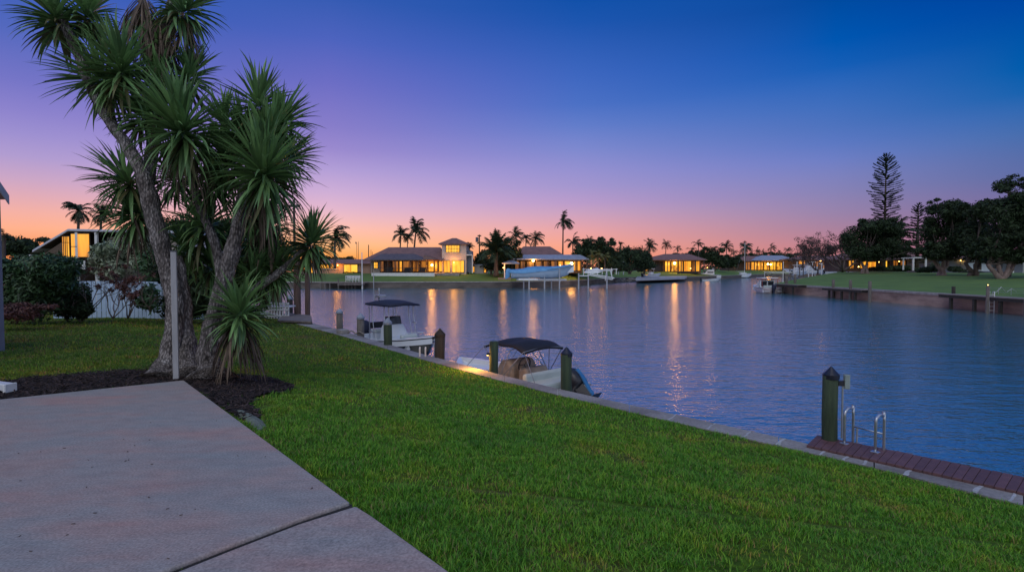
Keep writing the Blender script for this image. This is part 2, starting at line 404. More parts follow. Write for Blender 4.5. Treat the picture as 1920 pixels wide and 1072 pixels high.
t.links.new(r1.outputs[0], mx.inputs[6]); t.links.new(r2.outputs[0], mx.inputs[7]); t.links.new(dry_mask(t, tc, mx.outputs[2], .85), bb.inputs['Base Color'])
bp = N(t, 'ShaderNodeBump'); bp.inputs['Strength'].default_value = .9; bp.inputs['Distance'].default_value = .04; t.links.new(n2.outputs[0], bp.inputs['Height']); t.links.new(bp.outputs[0], bb.inputs['Normal'])
LAWN = m
mb = MB(); n = 140; off = [0, .15, .4, .8, 1.3, 1.9, 2.6, 3.4, 4.2, 5, 6.2, 7.5, 9, 11, 13, 16, 19, 23, 28, 34, 45, 60, 90]
rows = []
for i in range(n):
    p = a[round(i * 159 / (n - 1))]; q = a[min(159, round(i * 159 / (n - 1)) + 1)] if i < n - 1 else a[159]
    nrm = Vector((-.74, -.67, 0)) if i < 110 else Vector((-.85, -.5, 0)).normalized()
    rows.append([Vector((p.x, p.y, 0)) + nrm * dd for dd in off])
for r_ in rows:
    for v in r_: v.z = lawn_z(v.x, v.y)
mb.loft(rows)
o = struct('near_lawn', mb, LAWN, smooth=True)
bpy.context.view_layer.update()
# make sure it faces up
if o.data.polygons[200].normal.z < 0: o.data.flip_normals()

# ------------------------------------------------------------ patio slab, poured in two pieces
slabA = [(657, 940), (345, 712), (0, 748), (-900, 850)]
SA = [G(x, y, 0) for x, y in slabA]; joint = [G(x, y, 0) for x, y in [(657, 940), (560, 972), (430, 1021), (290, 1075), (60, 1170)]]
e1 = (SA[0] - SA[1]).normalized()
J = joint; jd = (J[-1] - J[-2]).normalized()
pA = [(SA[1].x, SA[1].y), (SA[2].x, SA[2].y), (SA[3].x, SA[3].y), (-9.5, .2), (-4.5, -.3)] + [(p.x, p.y) for p in J[::-1]]
mb = MB().prism(pA, -.14, 0)
gap = Vector((.012, -.03, 0))
pB0 = [(p.x + .024 + .004 * math.sin(i * 5), p.y - .046) for i, p in enumerate(J)]; pB0[0] = (J[0].x + .05, J[0].y - .04)
rB = G(850, 1072, 0); rdir = (rB - G(700, 965, 0)).normalized(); far = rB + rdir * 4
pB = pB0 + [(-4.48, -.45), (-2, -2.5), (far.x, far.y), (rB.x, rB.y), (G(700, 965, 0).x, G(700, 965, 0).y)]
m, t, bb = nt('patio_concrete'); bb.inputs['Roughness'].default_value = .8; bb.inputs['Specular IOR Level'].default_value = .3
tc = N(t, 'ShaderNodeTexCoord'); mp = N(t, 'ShaderNodeMapping'); mp.inputs['Scale'].default_value = (1, 1.9, 1); mp.inputs['Rotation'].default_value = (0, 0, -.5); t.links.new(tc.outputs['Object'], mp.inputs[0])
n1 = N(t, 'ShaderNodeTexNoise'); n1.inputs['Scale'].default_value = .9; n1.inputs['Detail'].default_value = 9; n1.inputs['Roughness'].default_value = .62; t.links.new(mp.outputs[0], n1.inputs[0])
r1 = ramp(t, [(.28, (.29, .3, .29)), (.46, (.34, .315, .295)), (.58, (.385, .31, .28)), (.76, (.39, .27, .235))]); t.links.new(n1.outputs[0], r1.inputs[0])
n2 = N(t, 'ShaderNodeTexNoise'); n2.inputs['Scale'].default_value = 70; n2.inputs['Detail'].default_value = 6; t.links.new(tc.outputs['Object'], n2.inputs[0])
r2 = ramp(t, [(.25, (.6, .6, .6)), (.7, (1.14, 1.14, 1.14))]); t.links.new(n2.outputs[0], r2.inputs[0])
n3 = N(t, 'ShaderNodeTexNoise'); n3.inputs['Scale'].default_value = 5; n3.inputs['Detail'].default_value = 8; t.links.new(mp.outputs[0], n3.inputs[0])
r3 = ramp(t, [(.32, (.9, .9, .91)), (.6, (1.04, 1.04, 1.04))]); t.links.new(n3.outputs[0], r3.inputs[0])
vo = N(t, 'ShaderNodeTexVoronoi'); vo.inputs['Scale'].default_value = 2.6; t.links.new(tc.outputs['Object'], vo.inputs[0])
r4 = ramp(t, [(0, (.25, .2, .17)), (.012, (.35, .3, .26)), (.025, (1, 1, 1))]); t.links.new(vo.outputs['Distance'], r4.inputs[0])
c = r1.outputs[0]
vc = N(t, 'ShaderNodeTexVoronoi', feature='DISTANCE_TO_EDGE'); vc.inputs['Scale'].default_value = .42
nd = N(t, 'ShaderNodeTexNoise'); nd.inputs['Scale'].default_value = 2.2; nd.inputs['Detail'].default_value = 6; t.links.new(tc.outputs['Object'], nd.inputs[0])
vm = N(t, 'ShaderNodeVectorMath', operation='MULTIPLY_ADD'); vm.inputs[1].default_value = (.5, .5, .5); t.links.new(nd.outputs['Color'], vm.inputs[0]); t.links.new(tc.outputs['Object'], vm.inputs[2]); t.links.new(vm.outputs[0], vc.inputs[0])
r5 = ramp(t, [(0, (.5, .46, .44)), (.0035, (.85, .84, .83)), (.007, (1, 1, 1))]); t.links.new(vc.outputs['Distance'], r5.inputs[0])
mp6 = N(t, 'ShaderNodeMapping'); mp6.inputs['Scale'].default_value = (.5, 3.2, 1); mp6.inputs['Rotation'].default_value = (0, 0, -.75); t.links.new(tc.outputs['Object'], mp6.inputs[0])
n6 = N(t, 'ShaderNodeTexNoise'); n6.inputs['Scale'].default_value = 1.0; n6.inputs['Detail'].default_value = 7; t.links.new(mp6.outputs[0], n6.inputs[0])
r6 = ramp(t, [(.42, (1, 1, 1)), (.58, (1.06, .97, .95)), (.72, (1.16, .9, .86))]); t.links.new(n6.outputs[0], r6.inputs[0])
for rr in (r2, r3, r4, r6):
    mx = N(t, 'ShaderNodeMix', data_type='RGBA', blend_type='MULTIPLY'); mx.inputs['Factor'].default_value = 1
    t.links.new(c, mx.inputs[6]); t.links.new(rr.outputs[0], mx.inputs[7]); c = mx.outputs[2]
t.links.new(c, bb.inputs['Base Color'])
bp = N(t, 'ShaderNodeBump'); bp.inputs['Strength'].default_value = .35; bp.inputs['Distance'].default_value = .004; t.links.new(n2.outputs[0], bp.inputs['Height']); t.links.new(bp.outputs[0], bb.inputs['Normal'])
PATIO = m
oA = struct('patio', mb, PATIO); bv = oA.modifiers.new('b', 'BEVEL'); bv.width = .018; bv.segments = 3; bv.limit_method = 'ANGLE'
oB = struct('patio_edge_slab', MB().prism(pB, -.16, -.006), PATIO); bv = oB.modifiers.new('b', 'BEVEL'); bv.width = .018; bv.segments = 3; bv.limit_method = 'ANGLE'
def in_poly0(poly, x, y):
    c = False; n = len(poly); j = n - 1
    for i in range(n):
        xi, yi = poly[i]; xj, yj = poly[j]
        if (yi > y) != (yj > y) and x < (xj - xi) * (y - yi) / (yj - yi) + xi: c = not c
        j = i
    return c
# soil lying in the joint, light mortar over the seawall cap joints, a few dry leaf crumbs on the slab
mb = MB()
for p, q in zip(J, J[1:]): mb.prism([(p.x, p.y + .02), (q.x, q.y + .02), (q.x + .04, q.y - .06), (p.x + .04, p.y - .06)], -.2, -.024)
tag(solo('joint_soil', mb, mat('joint_soil', (.03, .025, .022), (.015, .013, .012), .95, 30), 'dark soil in the joint between the two patio slabs', 'soil', kind='stuff'), kind='structure')
mb = MB()
for px in (1255, 1330, 1398, 1462, 1545, 1588, 1625, 1705, 1840, 1904, 2010):
    a_, b_ = G(px, 0, CZ), None
    def on(L, px):
        for A, B in zip(L, L[1:]):
            ta, tb = A.x / A.y, B.x / B.y; tt = (px - 960) / 1000
            if min(ta, tb) <= tt <= max(ta, tb):
                lo, hi = 0.0, 1.0
                for _ in range(30):
                    m_ = (lo + hi) / 2; P = A.lerp(B, m_); v = P.x / P.y
                    if (v < tt) == (ta < tb): lo = m_
                    else: hi = m_
                return A.lerp(B, lo), (B - A).normalized()
    i_, d_ = on(IN, px); o_, _ = on(OUT, px + 14); w0, w1 = random.uniform(.012, .03), random.uniform(.006, .02); k = 5; L1, L2 = [], []
    for j in range(k + 1):
        c_ = i_.lerp(o_, j / k * .97 + .015) + d_ * random.uniform(-.012, .012); ww = (w0 + (w1 - w0) * j / k) * random.uniform(.7, 1.3); L1.append(c_ - d_ * ww); L2.append(c_ + d_ * ww)
    poly = [(p.x, p.y) for p in L1] + [(p.x, p.y) for p in L2[::-1]]
    mb.prism(poly, CZ + .0006, CZ + .004)
o = struct('cap_mortar', mb, mat('mortar', (.5, .5, .5), (.3, .3, .3), .9, 14, bump=.6))
mb = MB(); rl = random.Random(12)
for k in range(46):
    q = G(rl.uniform(20, 640), rl.uniform(750, 1060), 0)
    if in_poly0(pA, q.x, q.y): L = rl.uniform(.006, .022); mb.box((q.x, q.y, .004), (L, L * .35, .003), rl.random() * 3, Matrix.Rotation(rl.uniform(-.2, .2), 3, 'Y'))
solo('leaf_litter', mb, M['twig'], 'tiny dry leaf crumbs scattered over the pale patio slab', 'leaf litter', kind='stuff')
def in_poly(poly, x, y):
    c = False; n = len(poly); j = n - 1
    for i in range(n):
        xi, yi = poly[i]; xj, yj = poly[j]
        if (yi > y) != (yj > y) and x < (xj - xi) * (y - yi) / (yj - yi) + xi: c = not c
        j = i
    return c
# mulch bed
mul = [(-400, 800), (-60, 726), (60, 708), (150, 700), (270, 690), (330, 684), (440, 686), (510, 686), (556, 701), (536, 712), (508, 722), (480, 735), (468, 750), (492, 772), (470, 782), (440, 776), (345, 716), (0, 755), (-300, 800)]
MUL = [(lambda g: (g.x, g.y))(G(x, y, -.06)) for x, y in mul]
def bed_z(x, y): return lawn_z(x, y) + .022
soil = mat('mulch_soil', (.03, .02, .017), (.012, .008, .008), .95, 18, bump=1)
xs = [p[0] for p in MUL]; ys = [p[1] for p in MUL]
mb = MB(); st = .14; grid = {}
nx = int((max(xs) - min(xs)) / st) + 2; ny = int((max(ys) - min(ys)) / st) + 2
for i in range(nx):
    for j in range(ny):
        x, y = min(xs) + i * st, min(ys) + j * st
        if in_poly(MUL, x, y):
            ids = []
            for dx, dy in ((-.5, -.5), (.5, -.5), (.5, .5), (-.5, .5)):
                k = (round(i + dx + .5), round(j + dy + .5))
                if k not in grid:
                    grid[k] = len(mb.v); xx, yy = min(xs) + (k[0] - .5) * st, min(ys) + (k[1] - .5) * st
                    mb.v.append((xx, yy, bed_z(xx, yy) + random.uniform(-.008, .012)))
                ids.append(grid[k])
            mb.f.append(tuple(ids))
solo_m = solo('mulch_bed', mb, soil, 'dark mulch bed around the base of the big yucca', 'mulch', kind='stuff', smooth=True)
chip = mat('mulch_chips', (.06, .038, .032), (.02, .013, .012), .9, 6, island=.9)
mb = MB(); cnt = 0
while cnt < 5200:
    x, y = random.uniform(max(-9, min(xs)), max(xs)), random.uniform(min(ys), max(ys))
    if not in_poly(MUL, x, y): continue
    cnt += 1
    L = random.uniform(.03, .11); mb.box((x, y, bed_z(x, y) + .012 + random.random() * .02), (L, random.uniform(.006, .016), .005), random.uniform(0, PI), Matrix.Rotation(random.uniform(-.5, .5), 3, 'Y'))
solo('mulch_chips', mb, chip, 'loose bark chips strewn over the dark mulch bed', 'bark chips', kind='stuff')
# light patch of sand and grit beside the slab
gp = [G(x, y, -.1) for x, y in [(428, 766), (446, 764), (470, 772), (492, 784), (500, 795), (486, 806), (474, 800), (450, 784)]]
cx_, cy_ = sum(p.x for p in gp) / 8, sum(p.y for p in gp) / 8
mb = MB(); mb.add([(cx_, cy_, lawn_z(cx_, cy_) + .05)] + [(p.x, p.y, lawn_z(p.x, p.y) + .0) for p in gp] + [((p.x + cx_) / 2, (p.y + cy_) / 2, lawn_z(p.x, p.y) + .045) for p in gp],
  [(0, 9 + i, 9 + (i + 1) % 8) for i in range(8)] + [(1 + i, 1 + (i + 1) % 8, 9 + (i + 1) % 8, 9 + i) for i in range(8)])
solo('pale_grit', mb, mat('grit', (.22, .25, .2), (.12, .14, .11), .95, 25, bump=1, bscale=60), 'pale grey patch of grit at the corner between patio edge, mulch and grass', 'grit', kind='stuff', smooth=True)
GRIT = [(p.x, p.y) for p in gp]

# grass blades, denser near the camera, thinner and larger with distance
def blades():
    pts = []
    slabs = [pA, pB, [(p.x + .03, p.y + .03) for p in J] + [(p.x + .08, p.y - .09) for p in J[::-1]]]
    def ok(x, y):
        if sd_wall(x, y) < .03: return False
        for P in slabs:
            if in_poly(P, x, y): return False
        if in_poly(MUL, x, y) and random.random() < .985: return False
        if in_poly(GRIT, x, y) and random.random() < .9: return False
        return True
    bands = [(1.6, 4.2, 7200, .95), (4.2, 7, 5200, 1.05), (7, 11, 2100, 1.5), (11, 17, 620, 2.3), (17, 25, 240, 3.4)]
    for y0, y1, dens, sc in bands:
        xl, xr = -1.02 * y1 - .8, 1.02 * y1 + 1.2; area = (xr - xl) * (y1 - y0)
        # test on a coarse grid to skip cells that are wholly outside
        cs = .25
        for i in range(int((xr - xl) / cs) + 1):
            for j in range(int((y1 - y0) / cs) + 1):
                cx, cy = xl + (i + .5) * cs, y0 + (j + .5) * cs
                if cy > y1: continue
                s = sd_wall(cx, cy)
                if s < -.2 or abs(cx) > 1.02 * cy + 1.2: continue
                edge = s < .4 or in_poly(MUL, cx, cy) or any(in_poly(P, cx + a_, cy + b_) for P in slabs + [MUL, GRIT] for a_ in (-.2, 0, .2) for b_ in (-.2, 0, .2))
                k = dens * cs * cs
                nz_ = mnoise.noise((cx * .8, cy * .8, 3)) + .35 * mnoise.noise((cx * 3, cy * 3, 8)); k *= 1 if nz_ < .3 else .5 if nz_ < .45 else .25
                k = int(k + random.random())
                if not edge:
                    zc_ = lawn_z(cx, cy); zx = (lawn_z(cx + .1, cy) - zc_) / .1; zy = (lawn_z(cx, cy + .1) - zc_) / .1
                    q = NR.random((k, 2)) * cs - cs / 2
                    pts.append(np.column_stack([q[:, 0] + cx, q[:, 1] + cy, zc_ + q[:, 0] * zx + q[:, 1] * zy, np.full(k, sc)]))
                else:
                    L = []
                    for _ in range(k):
                        x, y = cx + (random.random() - .5) * cs, cy + (random.random() - .5) * cs
                        if ok(x, y): L.append((x, y, lawn_z(x, y), sc))
                    if L: pts.append(np.array(L))
    P = np.concatenate(pts); n = len(P)
    cl = np.array([mnoise.noise((x * 3.1, y * 3.1, 0)) + .8 * mnoise.noise((x * 9, y * 9, 4)) for x, y in P[:, :2]])
    h = (.023 + .023 * NR.random(n)) * np.clip(1 + .75 * cl, .35, 2) * (.9 + .12 * P[:, 3]); wd = .0031 * P[:, 3] * (.7 + .6 * NR.random(n))
    az = NR.random(n) * 2 * PI; lean = (.25 + .95 * NR.random(n)) * h; fa = az + PI / 2 + NR.normal(0, .5, n)
    dx, dy = np.cos(az), np.sin(az); wx, wy = np.cos(fa) * wd, np.sin(fa) * wd
    b0 = P[:, :3] - np.array([0, 0, .004])
    v0 = b0 + np.column_stack([-wx, -wy, 0 * wx]); v1 = b0 + np.column_stack([wx, wy, 0 * wx])
    mid = b0 + np.column_stack([dx * lean * .35, dy * lean * .35, h * .6])
    v2 = mid + np.column_stack([wx * .8, wy * .8, 0 * wx]); v3 = mid - np.column_stack([wx * .8, wy * .8, 0 * wx])
    v4 = b0 + np.column_stack([dx * lean, dy * lean, h])
    v5 = v4 + np.column_stack([wx * .1, wy * .1, 0 * wx])
    V = np.stack([v0, v1, v2, v3, v4, v5], 1).reshape(-1, 3)
    i = np.arange(n) * 6
    F = np.concatenate([np.column_stack([i, i + 1, i + 2, i + 3]), np.column_stack([i + 3, i + 2, i + 5, i + 4])])
    return V, F, n
V, F, nb = blades(); print('blades', nb)
m, t, bb = nt('grass_blades'); bb.inputs['Roughness'].default_value = .55; bb.inputs['Specular IOR Level'].default_value = .3
tc = N(t, 'ShaderNodeTexCoord'); n1 = N(t, 'ShaderNodeTexNoise'); n1.inputs['Scale'].default_value = .9; n1.inputs['Detail'].default_value = 9; n1.inputs['Roughness'].default_value = .65; t.links.new(tc.outputs['Object'], n1.inputs[0])
g = N(t, 'ShaderNodeNewGeometry')
ra = ramp(t, [(0, (.06, .175, .018)), (.5, (.135, .36, .03)), (.86, (.28, .5, .042)), (.93, (.25, .21, .07)), (1, (.34, .26, .12))]); t.links.new(g.outputs['Random Per Island'], ra.inputs[0])
rb = ramp(t, [(.32, (.6, .8, .9)), (.5, (1, 1.05, .9)), (.58, (1.3, 1.1, .8)), (.68, (2.1, 1.0, 1.4))]); t.links.new(n1.outputs[0], rb.inputs[0])
mx = N(t, 'ShaderNodeMix', data_type='RGBA', blend_type='MULTIPLY'); mx.inputs['Factor'].default_value = 1
t.links.new(ra.outputs[0], mx.inputs[6]); t.links.new(rb.outputs[0], mx.inputs[7]); gc_ = dry_mask(t, tc, mx.outputs[2], .85); t.links.new(gc_, bb.inputs['Base Color'])
tr = N(t, 'ShaderNodeBsdfTranslucent'); ms = N(t, 'ShaderNodeMixShader'); ms.inputs[0].default_value = .3
t.links.new(gc_, tr.inputs[0]); t.links.new(bb.outputs[0], ms.inputs[1]); t.links.new(tr.outputs[0], ms.inputs[2]); t.links.new(ms.outputs[0], t.nodes['Material Output'].inputs[0])
o = link('grass', np_mesh('grass', V, F, m)); tag(o, 'bright green mown grass blades covering the near lawn', 'grass', kind='stuff')

# ------------------------------------------------------------ water
m, t, bb = nt('canal_water')
bb.inputs['Base Color'].default_value = (.06, .15, .18, 1); bb.inputs['Roughness'].default_value = .075; bb.inputs['IOR'].default_value = 6.0
tc = N(t, 'ShaderNodeTexCoord')
def wave(scale, stretch, rot, detail=3, dist=0):
    mp = N(t, 'ShaderNodeMapping'); mp.inputs['Scale'].default_value = stretch; mp.inputs['Rotation'].default_value = (0, 0, rot); t.links.new(tc.outputs['Object'], mp.inputs[0])
    n_ = N(t, 'ShaderNodeTexNoise'); n_.inputs['Scale'].default_value = scale; n_.inputs['Detail'].default_value = detail; n_.inputs['Distortion'].default_value = dist; t.links.new(mp.outputs[0], n_.inputs[0]); return n_.outputs[0]
w1 = wave(1.5, (.42, 1, 1), .18, 2, .3); w2 = wave(5.6, (.5, 1, 1), -.12, 3, .3); w3 = wave(14, (.6, 1, 1), .3, 2)
b1 = N(t, 'ShaderNodeBump'); b1.inputs['Strength'].default_value = 1; b1.inputs['Distance'].default_value = .05; t.links.new(w1, b1.inputs['Height'])
b2 = N(t, 'ShaderNodeBump'); b2.inputs['Strength'].default_value = 1; b2.inputs['Distance'].default_value = .03; t.links.new(w2, b2.inputs['Height']); t.links.new(b1.outputs[0], b2.inputs['Normal'])
b3 = N(t, 'ShaderNodeBump'); b3.inputs['Strength'].default_value = 1; b3.inputs['Distance'].default_value = .008; t.links.new(w3, b3.inputs['Height']); t.links.new(b2.outputs[0], b3.inputs['Normal'])
t.links.new(b3.outputs[0], bb.inputs['Normal'])
mb = MB(); mb.add([(-4000, -200, WZ), (4000, -200, WZ), (4000, 9000, WZ), (-4000, 9000, WZ)], [(0, 1, 2, 3)])
struct('canal_water', mb, m)

# ------------------------------------------------------------ far bank and right bank
FW = [(G(*p, WZ)) for p in [(560, 540.3), (700, 540.2), (960, 539.4), (1068, 536.3), (1160, 529), (1192, 527.5), (1280, 526.2), (1359, 523), (1437, 518.5)]]
FW = [Vector((-60, FW[0].y, WZ))] + FW + [Vector((150, 235, WZ)), Vector((400, 260, WZ))]
mb = MB(); mbc = MB()
for A, B in zip(FW, FW[1:]):
    d = (B - A).normalized(); nn = Vector((-d.y, d.x, 0))
    mb.prism([(A.x, A.y), (B.x, B.y), (B.x + nn.x * .5, B.y + nn.y * .5), (A.x + nn.x * .5, A.y + nn.y * .5)], -3, CZ - .15)
    A_, B_ = A - nn * .12, B - nn * .12
    mbc.prism([(A_.x, A_.y), (B_.x, B_.y), (B_.x + nn.x * .85, B_.y + nn.y * .85), (A_.x + nn.x * .85, A_.y + nn.y * .85)], CZ - .148, CZ + .02)
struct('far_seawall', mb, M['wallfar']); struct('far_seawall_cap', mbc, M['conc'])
mb = MB(); rows = []
FB = [p.copy() for p in FW]
for p in FB:
    r_ = []
    for dy, zz in ((.4, CZ - .01), (5, -.2), (10, .35), (13, .5), (40, .5), (150, .55), (600, .6), (5000, .7)):
        r_.append(Vector((p.x + (dy * .0), p.y + dy, zz)))
    rows.append(r_)
mb.loft(rows); o = struct('far_bank_lawn', mb, M['lawnfar'], True)
if o.data.polygons[2].normal.z < 0: o.data.flip_normals()
def far_z(px_y):  # ground height well behind the far wall
    return .5
# right bank: straight wall running away from the camera at x = 37.4, corner at y = 76
RX = 37.4; RZ = -.62; RC = 77
mb = MB()
mb.prism([(RX, -20), (RX, RC), (RX + .45, RC), (RX + .45, -20)], -3, RZ - .2)
mb.prism([(RX + .452, RC + .3), (RX + .452, RC - .45), (150, RC - .45 + (150 - RX) * 1.25), (150, RC + .3 + (150 - RX) * 1.25)], -3, RZ - .2)
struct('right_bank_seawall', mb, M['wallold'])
mb = MB(); y = -20
while y < RC:
    mb.prism([(RX - .1, y + .01), (RX - .1, min(RC, y + 3)), (RX + .62, min(RC, y + 3)), (RX + .62, y + .01)], RZ - .198, RZ); y += 3
struct('right_bank_cap', mb, M['conc'])
def rz_(x, y): return RZ - .02 + .035 * max(0, min(34, (x - RX - .6)))* 1.0 * max(0, min(1, (y - 10) / 40)) if x > RX + .6 else RZ - .02
mb = MB(); rows = []
for x in (RX + .55, 40, 43, 47, 52, 58, 65, 75, 95, 130, 200, 420):
    ym = RC - .3 + (min(x, 150) - RX) * 1.25
    rows.append([Vector((x, -20 + (ym + 20) * k / 16, rz_(x, -20 + (ym + 20) * k / 16))) for k in range(17)])
mb.loft(rows); o = struct('right_bank_lawn', mb, M['lawnfar'], True)
if o.data.polygons[2].normal.z < 0: o.data.flip_normals()
# ============================================================ the yucca
def bark_mat():
    m, t, b = nt('yucca_bark'); b.inputs['Roughness'].default_value = .95; b.inputs['Specular IOR Level'].default_value = .15
    tc = N(t, 'ShaderNodeTexCoord'); mp = N(t, 'ShaderNodeMapping'); mp.inputs['Scale'].default_value = (1, 1, .4); t.links.new(tc.outputs['Object'], mp.inputs[0])
    vo = N(t, 'ShaderNodeTexVoronoi'); vo.inputs['Scale'].default_value = 36; t.links.new(mp.outputs[0], vo.inputs[0])
    nz = N(t, 'ShaderNodeTexNoise'); nz.inputs['Scale'].default_value = 7; nz.inputs['Detail'].default_value = 9; nz.inputs['Roughness'].default_value = .7; t.links.new(mp.outputs[0], nz.inputs[0])
    r1 = ramp(t, [(.3, (.05, .04, .035)), (.44, (.2, .17, .155)), (.56, (.34, .3, .28)), (.68, (.58, .54, .51))]); t.links.new(nz.outputs[0], r1.inputs[0])
    r2 = ramp(t, [(0, (1.25, 1.25, 1.25)), (.35, (.9, .9, .9)), (.6, (.4, .4, .4))]); t.links.new(vo.outputs['Distance'], r2.inputs[0])
    mx = N(t, 'ShaderNodeMix', data_type='RGBA', blend_type='MULTIPLY'); mx.inputs['Factor'].default_value = 1
    t.links.new(r1.outputs[0], mx.inputs[6]); t.links.new(r2.outputs[0], mx.inputs[7]); t.links.new(mx.outputs[2], b.inputs['Base Color'])
    ad = N(t, 'ShaderNodeMath', operation='SUBTRACT'); t.links.new(nz.outputs[0], ad.inputs[0]); t.links.new(vo.outputs['Distance'], ad.inputs[1])
    bp = N(t, 'ShaderNodeBump'); bp.inputs['Strength'].default_value = 1; bp.inputs['Distance'].default_value = .03; t.links.new(ad.outputs[0], bp.inputs['Height']); t.links.new(bp.outputs[0], b.inputs['Normal'])
    return m
M['bark'] = bark_mat()
YL = mat('yucca_leaf', (.22, .37, .12), (.085, .175, .068), .38, 2.5, island=.5, trans=.14)
YLD = mat('yucca_leaf_yellowed', (.15, .14, .05), (.07, .075, .025), .6, 3, island=.5, trans=.15)
DEAD = mat('dead_leaf', (.2, .145, .1), (.09, .062, .045), .9, 3, island=.5)
def leaf(V, F, p, d, L, wd, droop, fold=.35, seg=6, curl=0):
    d = d.normalized(); side = d.cross(Vector((0, 0, 1)))
    if side.length < .05: side = Vector((1, 0, 0))
    side.normalize(); q = p.copy(); b = len(V)
    prof = (.55, .9, 1, .95, .75, .42, .03)
    for i in range(seg + 1):
        nrm = side.cross(d).normalized(); w_ = wd * prof[min(6, round(i * 6 / seg))]
        V.append(q - side * w_ / 2 + nrm * w_ * fold * .5); V.append(q - nrm * w_ * fold * .35); V.append(q + side * w_ / 2 + nrm * w_ * fold * .5)
        q = q + d * (L / seg)
        d = (d + Vector((0, 0, -1)) * droop * (.35 + i * .32) + side * curl).normalized()
        side = (side - d * side.dot(d)).normalized()
    for i in range(seg):
        a = b + i * 3
        F.append((a, a + 1, a + 4, a + 3)); F.append((a + 1, a + 2, a + 5, a + 4))
def rosette(parent, p, axis, Rr, n=110, droop=.1, spread=1.0, wd=.042, rng=random, stem=.3):
    """one head of sword leaves; world coordinates in, root-local mesh out"""
    V, F, V2, F2 = [], [], [], []; axis = axis.normalized(); p0 = parent.location
    ex = axis.orthogonal().normalized(); ey = axis.cross(ex)
    for i in range(n):
        uu = (i + .5) / n; th = R(6 + 128 * spread * uu ** .9) + rng.gauss(0, .17); az = i * 2.39996 + rng.gauss(0, .2)
        rad = ex * math.cos(az) + ey * math.sin(az); d = axis * math.cos(th) + rad * math.sin(th)
        base = p - p0 + axis * (.12 - stem * uu) + rad * .035
        L = Rr * rng.uniform(.78, 1.12) * (1 - .12 * uu)
        old = uu > .66 and rng.random() < .4 * uu
        leaf(V2 if old else V, F2 if old else F, base, d, L, wd * rng.uniform(.8, 1.15), droop * (.25 + 1.6 * uu) * rng.uniform(.6, 1.4), curl=rng.gauss(0, .045))
    me = np_mesh('leaf_rosette', [tuple(v) for v in V] + [tuple(v) for v in V2], F + [tuple(i + len(V) for i in f) for f in F2], YL)
    me.materials.append(YLD)
    mi = np.zeros(len(F) + len(F2), np.int32); mi[len(F):] = 1; me.polygons.foreach_set('material_index', mi)
    return link('leaf_rosette', me, parent)
def skirt(parent, p, Rr, n=90, wd=.03, spread=.22):
    V, F = [], []; p0 = parent.location
    for i in range(n):
        az = random.random() * 2 * PI; d = Vector((math.cos(az) * spread * 1.6, math.sin(az) * spread * 1.6, -.5))
        leaf(V, F, p - p0 + Vector((math.cos(az) * .07, math.sin(az) * .07, random.uniform(-.3, .12))), d, Rr * random.uniform(.6, 1.1), wd * random.uniform(.5, 1.2), .35, curl=random.gauss(0, .06))
    return link('dead_leaf_skirt', np_mesh('dead_leaf_skirt', [tuple(v) for v in V], F, DEAD), parent)
base = D(352, 702, 8.3); base.z = lawn_z(base.x, base.y)
yucca = thing('yucca_tree', 'huge multi-trunked yucca with spiky green leaf rosettes, rising from the mulch bed beside the patio', 'tree', base)
trunks = [  # (px, py, depth, radius m)
 [(306, 706, 8.1, .36), (308, 690, 8.15, .22), (320, 655, 8.3, .17), (328, 600, 8.4, .175), (324, 540, 8.4, .165), (308, 480, 8.4, .16), (292, 420, 8.35, .165), (280, 370, 8.3, .16), (266, 325, 8.3, .13), (240, 275, 8.35, .11), (213, 238, 8.4, .1), (186, 195, 8.4, .095), (165, 150, 8.4, .09), (148, 105, 8.4, .085), (128, 62, 8.4, .085), (112, 30, 8.4, .07)],
 [(352, 712, 8.2, .42), (352, 692, 8.3, .24), (350, 640, 8.5, .17), (346, 600, 8.55, .15), (340, 540, 8.6, .15), (330, 480, 8.6, .1)],
 [(396, 712, 8.0, .4), (394, 692, 8.1, .24), (390, 660, 8.15, .19), (398, 610, 8.2, .165), (412, 560, 8.2, .155), (424, 515, 8.2, .15), (437, 465, 8.2, .14), (447, 420, 8.25, .12), (455, 370, 8.5, .1), (470, 310, 8.6, .09), (478, 250, 8.6, .075), (484, 205, 8.6, .05)],
 [(400, 600, 8.6, .1), (414, 520, 8.7, .1), (404, 460, 8.7, .095), (386, 415, 8.7, .09), (370, 375, 8.6, .08), (355, 320, 8.4, .075), (343, 262, 8.15, .06)],
 [(276, 345, 8.5, .12), (285, 285, 8.8, .12), (292, 220, 9.0, .12), (300, 150, 9.0, .13), (306, 90, 9.0, .13), (316, 45, 9.0, .12), (328, -10, 9.0, .11), (335, -70, 9.0, .09)],
 [(305, 120, 9.0, .09), (285, 60, 8.9, .08), (268, 10, 8.9, .08), (255, -30, 8.9, .06)],
 [(450, 395, 8.5, .08), (470, 350, 8.35, .075), (492, 320, 8.1, .06)],
 [(430, 560, 8.4, .1), (470, 545, 8.7, .09), (510, 520, 8.9, .08), (548, 490, 9.0, .07), (578, 458, 9.0, .055)],
 [(418, 640, 8.1, .09), (436, 615, 7.95, .07), (448, 590, 7.8, .06)],
 [(296, 200, 9.0, .08), (330, 170, 9.1, .06), (352, 145, 9.1, .05)],
 [(478, 260, 8.6, .06), (500, 240, 8.7, .055), (524, 225, 8.8, .04)],
 [(355, 330, 8.6, .07), (380, 280, 8.8, .06), (405, 235, 8.9, .05)],
]
mb = MB()
